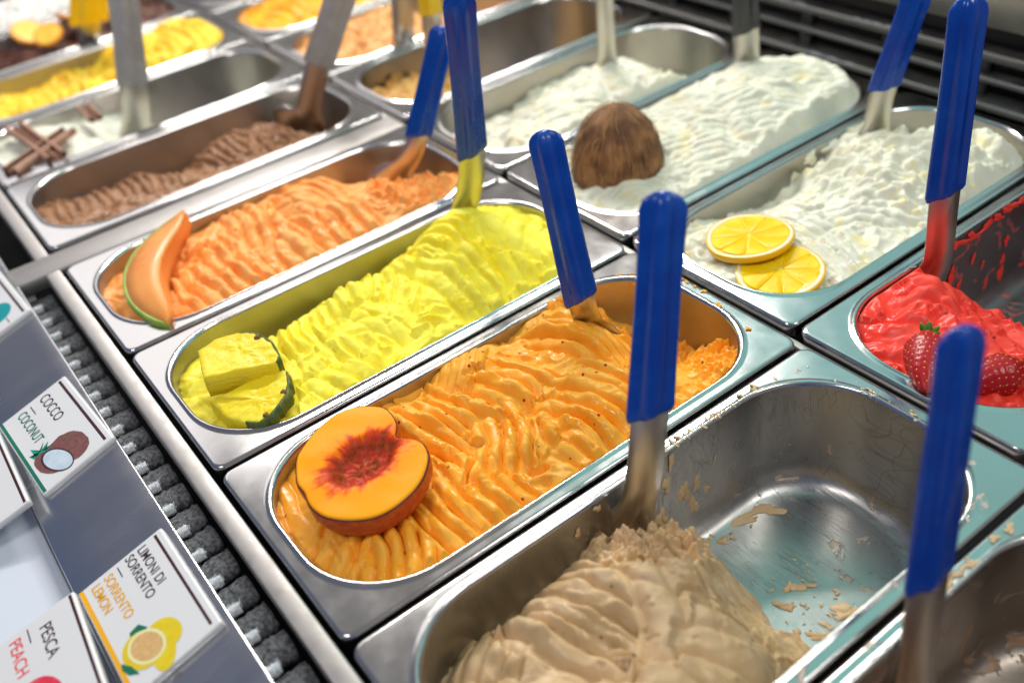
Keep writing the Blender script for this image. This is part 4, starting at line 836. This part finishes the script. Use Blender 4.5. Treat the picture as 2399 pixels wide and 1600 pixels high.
def cpt(th_, ph, k=1.0):
    rr2 = RX*math.cos(ph)*(1+.03*math.sin(3*th_)); z = 60*math.sin(ph)**1.0 if ph > 0 else 60*math.sin(ph)
    if ph > 1.2: z += 3*(ph-1.2)/.37
    v3 = til @ Vector((rr2*math.cos(th_)*k, rr2*math.sin(th_)*k, z*k)); return v3
for ph in list(np.linspace(-.12, 1.5, 22)):
    loops.append([tuple(Vector((-108, 431, 0))+cpt(2*math.pi*k/60, ph, 1+.012*math.sin(k*5.1+ph*9)*.3+.003*math.sin(k*11))) for k in range(60)])
part('husk', *bridge(loops, False, True), M_HUSK3, cc)
for o_ in cc.children: pass
rf = random.Random(12); parts = []
for k in range(70):
    th_ = rf.uniform(0, 2*math.pi); p0 = rf.uniform(.1, 1.25); ln = rf.uniform(.12, .6); pts = []
    for j in range(7):
        t = j/6; pts.append(Vector((-108, 431, 0))+cpt(th_+rf.uniform(-.02, .02)+(.06*math.sin(k*1.7))*math.sin(t*2+k), max(-.1, p0+(t-.5)*ln), 1.012+.02*math.sin(t*math.pi)))
    parts.append(tube(pts, [.1, .35, .42, .42, .36, .25, .08], 4))
V, F = join(*parts); tag(part('fibre', V, F, plain('coconut_fibre', (.56, .34, .15), .7, var=(.30, .15, .055)), cc), kind='stuff')
M_WF = plain('coconut_rim', (.7, .68, .62), .6, bump=.8, var=(.25, .2, .15), bscale=500)
parts = []
for k in range(90):
    th_ = 2*math.pi*k/90; p = Vector((-108, 431, 0))+cpt(th_, -.06, 1.035); r = rf.uniform(.7, 1.5)
    parts.append(bridge([[(p[0]+r*q*math.cos(a), p[1]+r*q*math.sin(a), p[2]+h*r) for a in [2*math.pi*i/7 for i in range(7)]] for q, h in ((.6, -.8), (1, 0), (.5, .9))], True, True))
V, F = join(*parts); part('cut_edge', V, F, M_WF, cc)

# ------------------------------------------------------------------ lemon slices
M_LR = plain('lemon_rind', (.90, .50, .005), .35, bump=.3, bscale=500, coat=.3); M_LPI = plain('lemon_pith', (.88, .82, .62), .5, sss=.3)
M_LSE = gelato_mat('lemon_pulp', (.98, .62, .002), (.95, .54, .001), spec=.15, rough=.3, bump=.5, bscale=600, sss=.15, blotch=(.97, .68, .03))
M_MEMB = plain('lemon_membrane', (.95, .70, .06), .4, sss=.2)
def lemon(cx, cy, cz, r, nrm, label, a0=0.0, th=5.0):
    o = empty('lemon_slice', (cx, cy, cz), label, 'lemon slice', 'lemon slices on the creamy white gelato')
    o.rotation_mode = 'QUATERNION'; o.rotation_quaternion = Vector((0, 0, 1)).rotation_difference(Vector(nrm))
    def loc(name, V, F, mat, share=None):
        me = share or bpy.data.meshes.new(name)
        if share is None:
            me.from_pydata([tuple(np.array(p)*S) for p in V], [], F); me.validate(); me.update(); me.polygons.foreach_set('use_smooth', [True]*len(me.polygons)); me.materials.append(mat)
        q = bpy.data.objects.new(name, me); COL.objects.link(q); q.parent = o; return q
    def ring(rad, z): return [(rad*math.cos(2*math.pi*k/72)*(1+.02*math.cos(2*math.pi*k/72*2+1)), rad*math.sin(2*math.pi*k/72)*(1+.012*math.sin(3*2*math.pi*k/72)), z+.8*math.cos(2*math.pi*k/72*2)*rad/r) for k in range(72)]
    loc('rind', *bridge([ring(r-1.6, th), ring(r-.5, th+.05), ring(r, th-.6), ring(r+.1, th*.5), ring(r-.6, 0)], True, False), M_LR)
    loc('pith', *bridge([ring(r-1.3, th-.3), ring(r-1.7, th+.12), ring(r-3.6, th+.05), ring(r-4.0, th-.3)], False, False), M_LPI)
    loc('membrane', *bridge([ring(r-3.8, th-.28), ring(2, th-.3), ring(1.2, th+.3), ring(.3, th+.45)], False, True), M_MEMB)
    ns = 9; msh = None
    for s_ in range(ns):
        V = []; ra = r-3.9; da = 2*math.pi/ns; g = []
        # wedge outline, rounded outer edge
        P_ = [(1.2, 0)]
        for t in np.linspace(-.5, .5, 11): P_.append((ra*(1-.05*(2*t)**4), t*(da-.010)))
        pts = [np.array([p*math.cos(q), p*math.sin(q)]) for p, q in P_]; c = np.mean(pts, 0)
        for q, z in ((1, th-.45), (.985, th+.0), (.93, th+.3), (.5, th+.42), (.1, th+.4)): g.append([(c[0]+(p[0]-c[0])*q, c[1]+(p[1]-c[1])*q, z) for p in pts])
        if msh is None: q = loc('segment', *bridge(g, False, True), M_LSE); msh = q.data
        else: q = loc('segment', None, None, None, msh)
        q.rotation_euler = (0, 0, a0+s_*da)
    return o
lemon(99, 405, -4.5, 32.5, (.02, -.10, 1), 'lower lemon slice, partly under the other one, near the pan rim', .3)
lemon(59, 417, 1.6, 33.5, (-.10, -.02, 1), 'upper lemon slice, lying over the edge of the other', .1)

# ------------------------------------------------------------------ strawberries
m, nt, bs = newmat('strawberry_skin'); bs.inputs['Base Color'].default_value = (.42, .005, .012, 1); bs.inputs['Roughness'].default_value = .34; bs.inputs['Specular IOR Level'].default_value = .3; bs.inputs['Coat Weight'].default_value = .15; bs.inputs['Coat Roughness'].default_value = .1
bs.inputs['Subsurface Weight'].default_value = .25; bs.inputs['Subsurface Radius'].default_value = (1, .1, .05); bs.inputs['Subsurface Scale'].default_value = .002; noise_bump(nt, bs, 170, .5, .001, 3); M_ST = m
M_SEED = plain('strawberry_seed', (.75, .55, .10), .4); M_SEP = plain('strawberry_leaf', (.06, .22, .02), .5, bump=.4, var=(.12, .34, .04))
def strawberry(top, tip, R, label, seed):
    top, tip = np.array(top, float), np.array(tip, float); ax = tip-top; Ln = np.linalg.norm(ax); ax /= Ln
    o = root('strawberry', top, label, 'strawberry', 'strawberries on the red gelato'); u = np.cross(ax, [0, 0, 1.0]); u /= np.linalg.norm(u); w = np.cross(ax, u)
    def prof(t): return R*(math.sin(math.pi*min(1, (t+.10)/.75)*.5)**.8 if t < .3 else (1-((t-.3)/.7)**1.7)**.62*1.0)*(1 if t > 0 else 1)
    r0 = prof(.3-1e-6); loops = []
    seeds = []
    for i in range(46):
        t = i/45; r = prof(t) if t < .3 else prof(.31)*0+R*(max(0, 1-((t-.3)/.705)**2.0))**.72*(r0/R)
        L = []
        for k in range(64):
            a = 2*math.pi*k/64; dm = 0
            row = (t*Ln)/3.9; ri = round(row); nsd = max(5, int(2*math.pi*r/4.6)); ph = (a/(2*math.pi)*nsd+.5*(ri % 2)); dk = (ph-round(ph))/nsd*2*math.pi*r; dr = (row-ri)*3.9
            dm = .75*math.exp(-(dk*dk+dr*dr)/1.2) if r > 2 else 0
            rr3 = r*(1+.03*math.sin(2*a+seed))-dm
            L.append(tuple(top+ax*Ln*t+(u*math.cos(a)+w*math.sin(a))*rr3))
        loops.append(L)
        if i == 0: pass
    part('berry', *bridge(loops, True, True), M_ST, o)
    parts = []
    for ri in range(1, int(Ln/3.9)):
        t = ri*3.9/Ln; r = prof(t) if t < .3 else (max(0, 1-((t-.3)/.705)**2.0))**.72*r0
        if r < 2: continue
        nsd = max(5, int(2*math.pi*r/4.6))
        for k in range(nsd):
            a = (k-.5*(ri % 2))/nsd*2*math.pi; d = u*math.cos(a)+w*math.sin(a); p = top+ax*Ln*t+d*(r*(1+.03*math.sin(2*a+seed))-.45); e = np.cross(ax, d)
            parts.append(([p+ax*.85, p+e*.42, p-ax*.75, p-e*.42, p+d*.45], [(0, 1, 4), (1, 2, 4), (2, 3, 4), (3, 0, 4)]))
    V, F = join(*parts); part('seeds', V, F, M_SEED, o)
    r_ = random.Random(seed)
    for k in range(8):
        a = 2*math.pi*k/8+r_.uniform(-.2, .2); d = u*math.cos(a)+w*math.sin(a); e = np.cross(ax, d); ln = r_.uniform(5, 9); lift_ = r_.uniform(-.5, .35); loops = []
        for t in np.linspace(0, 1, 7):
            p = top-ax*1.2+d*(1+ln*t)+ax*(lift_*-ln*t*.6+2.5*t*t*(1 if lift_ < 0 else -1)); hw = 2.4*math.sin(math.pi*(t*.85+.12))**.8
            loops.append([tuple(p-e*hw), tuple(p-ax*.35), tuple(p+e*hw), tuple(p+ax*.2)])
        part('leaf', *bridge(loops, True, True), M_SEP, o)
    return o
strawberry((219, 407, 3), (250, 361, 3), 18, 'strawberry on the red gelato, left of the nearest blue handle', 3)
strawberry((277, 419, 3), (261, 382, 3), 16.5, 'strawberry on the red gelato, right of the nearest blue handle', 8)

# ------------------------------------------------------------------ cinnamon sticks and orange slices in the far pans
M_CIN = plain('cinnamon', (.34, .17, .11), .7, bump=.8, bscale=300, var=(.46, .27, .19))
def stick(a, b, r, label):
    a, b = np.array(a, float), np.array(b, float); d = (b-a)/np.linalg.norm(b-a); o = root('cinnamon_stick', (a+b)/2, label, 'cinnamon stick', 'cinnamon sticks on the pale gelato')
    u = np.cross(d, [0, 0, 1.0]); u /= np.linalg.norm(u); w = np.cross(d, u)
    sec = []
    for sgn in (-1, 1):
        for t in np.linspace(0, 1, 12): th_ = t*5.2; rr = r*.5*(1-.13*th_); sec.append((sgn, rr, th_))
    for j, sgn in enumerate((-1, 1)):
        prof = []
        for t in np.linspace(0, 1, 14): th_ = 4.9*t; rr = r*(.62-.085*th_); prof.append((sgn*(r*.48)+rr*math.cos(th_)*-sgn, rr*math.sin(th_)))
        prof += [(x*1.0+(-sgn)*(-.5), z-.5) for x, z in prof[::-1]]
        loops = [[tuple(a+(b-a)*t+u*x*(1+.06*math.sin(t*9))+w*z) for x, z in prof] for t in np.linspace(0, 1, 9)]
        part('quill', *bridge(loops, True, True), M_CIN, o)
stick((-672, 46, 9), (-556, 60, 5), 12, 'cinnamon stick crossing on top of the other, from upper left to right'); stick((-612, 90, 6), (-566, 14, 4), 12, 'cinnamon stick lying under the crossing one, pointing to the pan corner')
stick((-672, 123, 4), (-622, 122, 4), 9, 'small cinnamon stick near the grey spatula')
M_OR = plain('orange_peel', (.9, .32, .01), .4, bump=.3); M_OF = plain('orange_flesh', (.95, .50, .02), .35, bump=.6, var=(.95, .62, .08), sss=.3)
for (x, y, z, r, a, lb) in ((-1005, 150, 2, 24, .5, 'orange slice lying foremost on the dark gelato'), (-985, 205, 6, 22, 1.1, 'orange slice standing against the yellow spatula on the dark gelato'), (-955, 165, 6, 20, -.5, 'orange slice between the other two on the dark gelato'), (-980, 265, 8, 22, .6, 'orange slice farthest back on the dark gelato')):
    o = empty('orange_slice', (x, y, z), lb, 'orange slice', 'orange slices on the dark brown gelato'); o.rotation_euler = (.5*math.cos(a*3), .5, a)
    for nm, r2, t2, mt in (('peel', r, 4, M_OR), ('flesh', r-2.5, 4.7, M_OF)):
        V, F = bridge([[(r2*q*math.cos(b), r2*q*math.sin(b), z_) for b in [2*math.pi*k/40 for k in range(40)]] for q, z_ in ((1, 0), (1.0, t2-.8), (.97, t2), (.1, t2+.2))], True, True)
        me = bpy.data.meshes.new(nm); me.from_pydata([tuple(np.array(p)*S) for p in V], [], F); me.materials.append(mt); q = bpy.data.objects.new(nm, me); COL.objects.link(q); q.parent = o
# ------------------------------------------------------------------ smears and scraps of gelato left on the steel
rb = random.Random(31)
def scrap(o, name, c, nrm, ru, rv, h, rot, mat, seed):
    c = np.array(c, float); nz_ = np.array(nrm, float); nz_ /= np.linalg.norm(nz_)
    t = np.array([0, 0, 1.0]) if abs(nz_[2]) < .8 else np.array([1.0, 0, 0]); u = t-nz_*t.dot(nz_); u /= np.linalg.norm(u); v = np.cross(nz_, u)
    cr_, sr_ = math.cos(rot), math.sin(rot); u, v = u*cr_+v*sr_, v*cr_-u*sr_; loops = []; n_ = 26
    ph = [rb.uniform(0, 6.28) for _ in range(4)]
    for q, z in ((1.04, -.3), (1.0, .02), (.92, .22), (.78, .55), (.55, .85), (.3, .95), (.05, 1.0)):
        L = []
        for k in range(n_):
            a = 2*math.pi*k/n_; w = 1+.28*math.sin(2*a+ph[0])+.24*math.sin(3*a+ph[1])+.14*math.sin(5*a+ph[2])+.12*math.sin(9*a+ph[3])
            zz = z*h*.55*(1+.35*math.sin(a*2+ph[1]+q*4)+.2*math.sin(a*4+q*9))
            L.append(tuple(c+u*ru*q*w*math.cos(a)+v*rv*q*w*math.sin(a)+nz_*zz))
        loops.append(L)
    part(name, *bridge(loops, False, True), mat, o)
# beige: floor, far wall and rim
for x, y, ru, rv, h, r in ((257, 250, 6.5, 2.2, 1.6, .9), (252, 244, 2.5, 5, 1.4, .2), (259, 231, 5.2, 3.0, 2.6, .4), (286, 255, 9, 6, 2.2, 1.2), (287, 231, 8, 3, 1.4, .7), (283, 238, 3, 2, .8, 0),
                           (194, 262, 4, 15, 1.1, -.5), (201, 281, 5, 9, .8, -.6), (191, 237, 4, 3, 2, .3), (200, 241, 4, 2.4, 2, .9), (196, 229, 3, 6, 1.2, .4), (272, 262, 2, 1.2, .7, 0), (268, 240, 1.6, 1, .7, 0), (240, 262, 1.2, .8, .5, 0), (276, 222, 3, 2, .8, 0)):
    scrap(g4, 'scrap', (x, y, -81.6), (0, 0, 1), ru, rv, h, r, G_BEI, 0)
for y, z, ru, rv, h in ((158, -5, 2, 2.6, 1.4), (211, -24, 7, 2.5, 1.3), (225, -40, 9, 4, 1.6), (236, -40, 5, 3, 1.2), (216, -8, 8, 1.5, .8), (232, -56, 7, 5, 1.6), (142, -14, 3, 2, 1), (244, -50, 4, 2, 1), (205, -50, 8, 6, 3.5), (252, -30, 3, 1, .6), (190, -30, 6, 4, 2.5)):
    scrap(g4, 'scrap', (179.6-z*.045+.0, y, z), (1, 0, .06), ru, rv, h, rb.uniform(-.5, .5), G_BEI, 0)
for k in range(22):
    t = rb.random(); y = 215+t*95; x = 176.6+rb.uniform(-2.6, .6)+(max(0, y-292)/26)**2*6
    scrap(g4, 'scrap', (x, y, .9), (0, 0, 1), rb.uniform(.5, 1.6), rb.uniform(1, 3.6), rb.uniform(.4, 1.1), 1.57+rb.uniform(-.4, .4), G_BEI, 0)
for k in range(10):
    a = math.radians(rb.uniform(70, 125)); x, y = 250+rb.uniform(-45, 40), 341+rb.uniform(-2.5, 2.5)
    scrap(g4, 'scrap', (x, y, .5), (0, 0, 1), rb.uniform(.5, 1.4), rb.uniform(.6, 2.2), .6, a, G_BEI, 0)
for k in range(34):
    x, y = rb.gauss(272, 14), rb.gauss(243, 12)
    if 196 < x < 300 and 214 < y < 315: scrap(g4, 'scrap', (x, y, -81.6), (0, 0, 1), rb.uniform(.4, 1.5), rb.uniform(.4, 1.1), .5, rb.uniform(0, 3), G_BEI, 0)
for k in range(14):
    scrap(g4, 'scrap', (196+rb.uniform(-8, 8), 255+rb.gauss(0, 16), -81.4), (0, 0, 1), rb.uniform(.5, 1.6), rb.uniform(.5, 1.2), .5, rb.uniform(0, 3), G_BEI, 0)
# nearest pan: residue along its far rim
for k in range(10):
    scrap(g17, 'scrap', (339+rb.uniform(-2, 3), 215+rb.uniform(0, 110), .6), (0, 0, 1), rb.uniform(1.2, 6), rb.uniform(1.4, 2.6), rb.uniform(.4, 1.0), 1.57+rb.uniform(-.4, .4), G_BEI, 0)
# apricot: lump above the gelato on the far wall, crumbs on the curved back wall and rim
for c, nrm, ru, rv, h in (((14, 262, -6), (1, 0, .3), 9, 8, 7), ((17, 254, -12), (1, 0, .5), 7, 8, 8), ((14, 270, 1), (1, 0, .2), 4, 4, 3), ((34, 326, -12), (.5, -1, .2), 6, 4, 3.5), ((37, 328, -2), (.5, -1, .2), 4, 2.6, 2.4), ((30, 322, -4), (.6, -1, .2), 2, 2, 2)):
    scrap(g1, 'scrap', c, nrm, ru, rv, h, rb.uniform(0, 3), G_PEACH, 0)
for x, y in ((57, 352.5), (62, 353), (70, 353.5), (79, 354), (20, 318), (26, 325), (97, 343), (99, 341.5), (131, 336)):
    scrap(g1, 'scrap', (x, min(y, 347), .8), (0, 0, 1), rb.uniform(.8, 2.4), rb.uniform(.8, 2), rb.uniform(.6, 1.4), rb.uniform(0, 3), G_PEACH, 0)
# strawberry: splashes on the dark far wall
for y, z, ru, rv, h in ((508, -12, 6, 3, 1.6), (518, -4, 9, 3, 1.6), (530, -6, 7, 2.4, 1.5), (541, -6, 8, 3, 1.4), (557, -5, 9, 2.6, 1.4), (572, -4, 8, 2.6, 1.6), (588, -2, 10, 3.4, 1.8), (602, -3, 7, 2.5, 1.5), (518, -33, 4, 8, 1.0), (589, -64, 3, 9, 1), (589, -50, 3.5, 4, .8), (569, -62, 2, 5, .8), (620, -70, 6, 3, 1), (500, -16, 5, 6, 1.6), (590, -33, 2.6, 5, .8), (545, -28, 2, 4, .7), (530, -45, 2, 6, .7), (560, -40, 1.5, 3, .6)):
    scrap(g6, 'scrap', (166.2-z*.045, y, z), (1, 0, .06), rv, ru, h, rb.uniform(-.35, .35), G_RED, 0)
# white gelato clinging to the far wall of the lemon pan
for y, z, ru, rv, h in ((560, -8, 9, 5, 3), (585, -6, 8, 4, 3), (600, -14, 10, 7, 5), (540, -20, 6, 8, 2), (615, -4, 7, 5, 4)):
    scrap(g7, 'scrap', (-1, y, z), (1, 0, .1), rv, ru, h, rb.uniform(-.3, .3), G_LEM, 0)
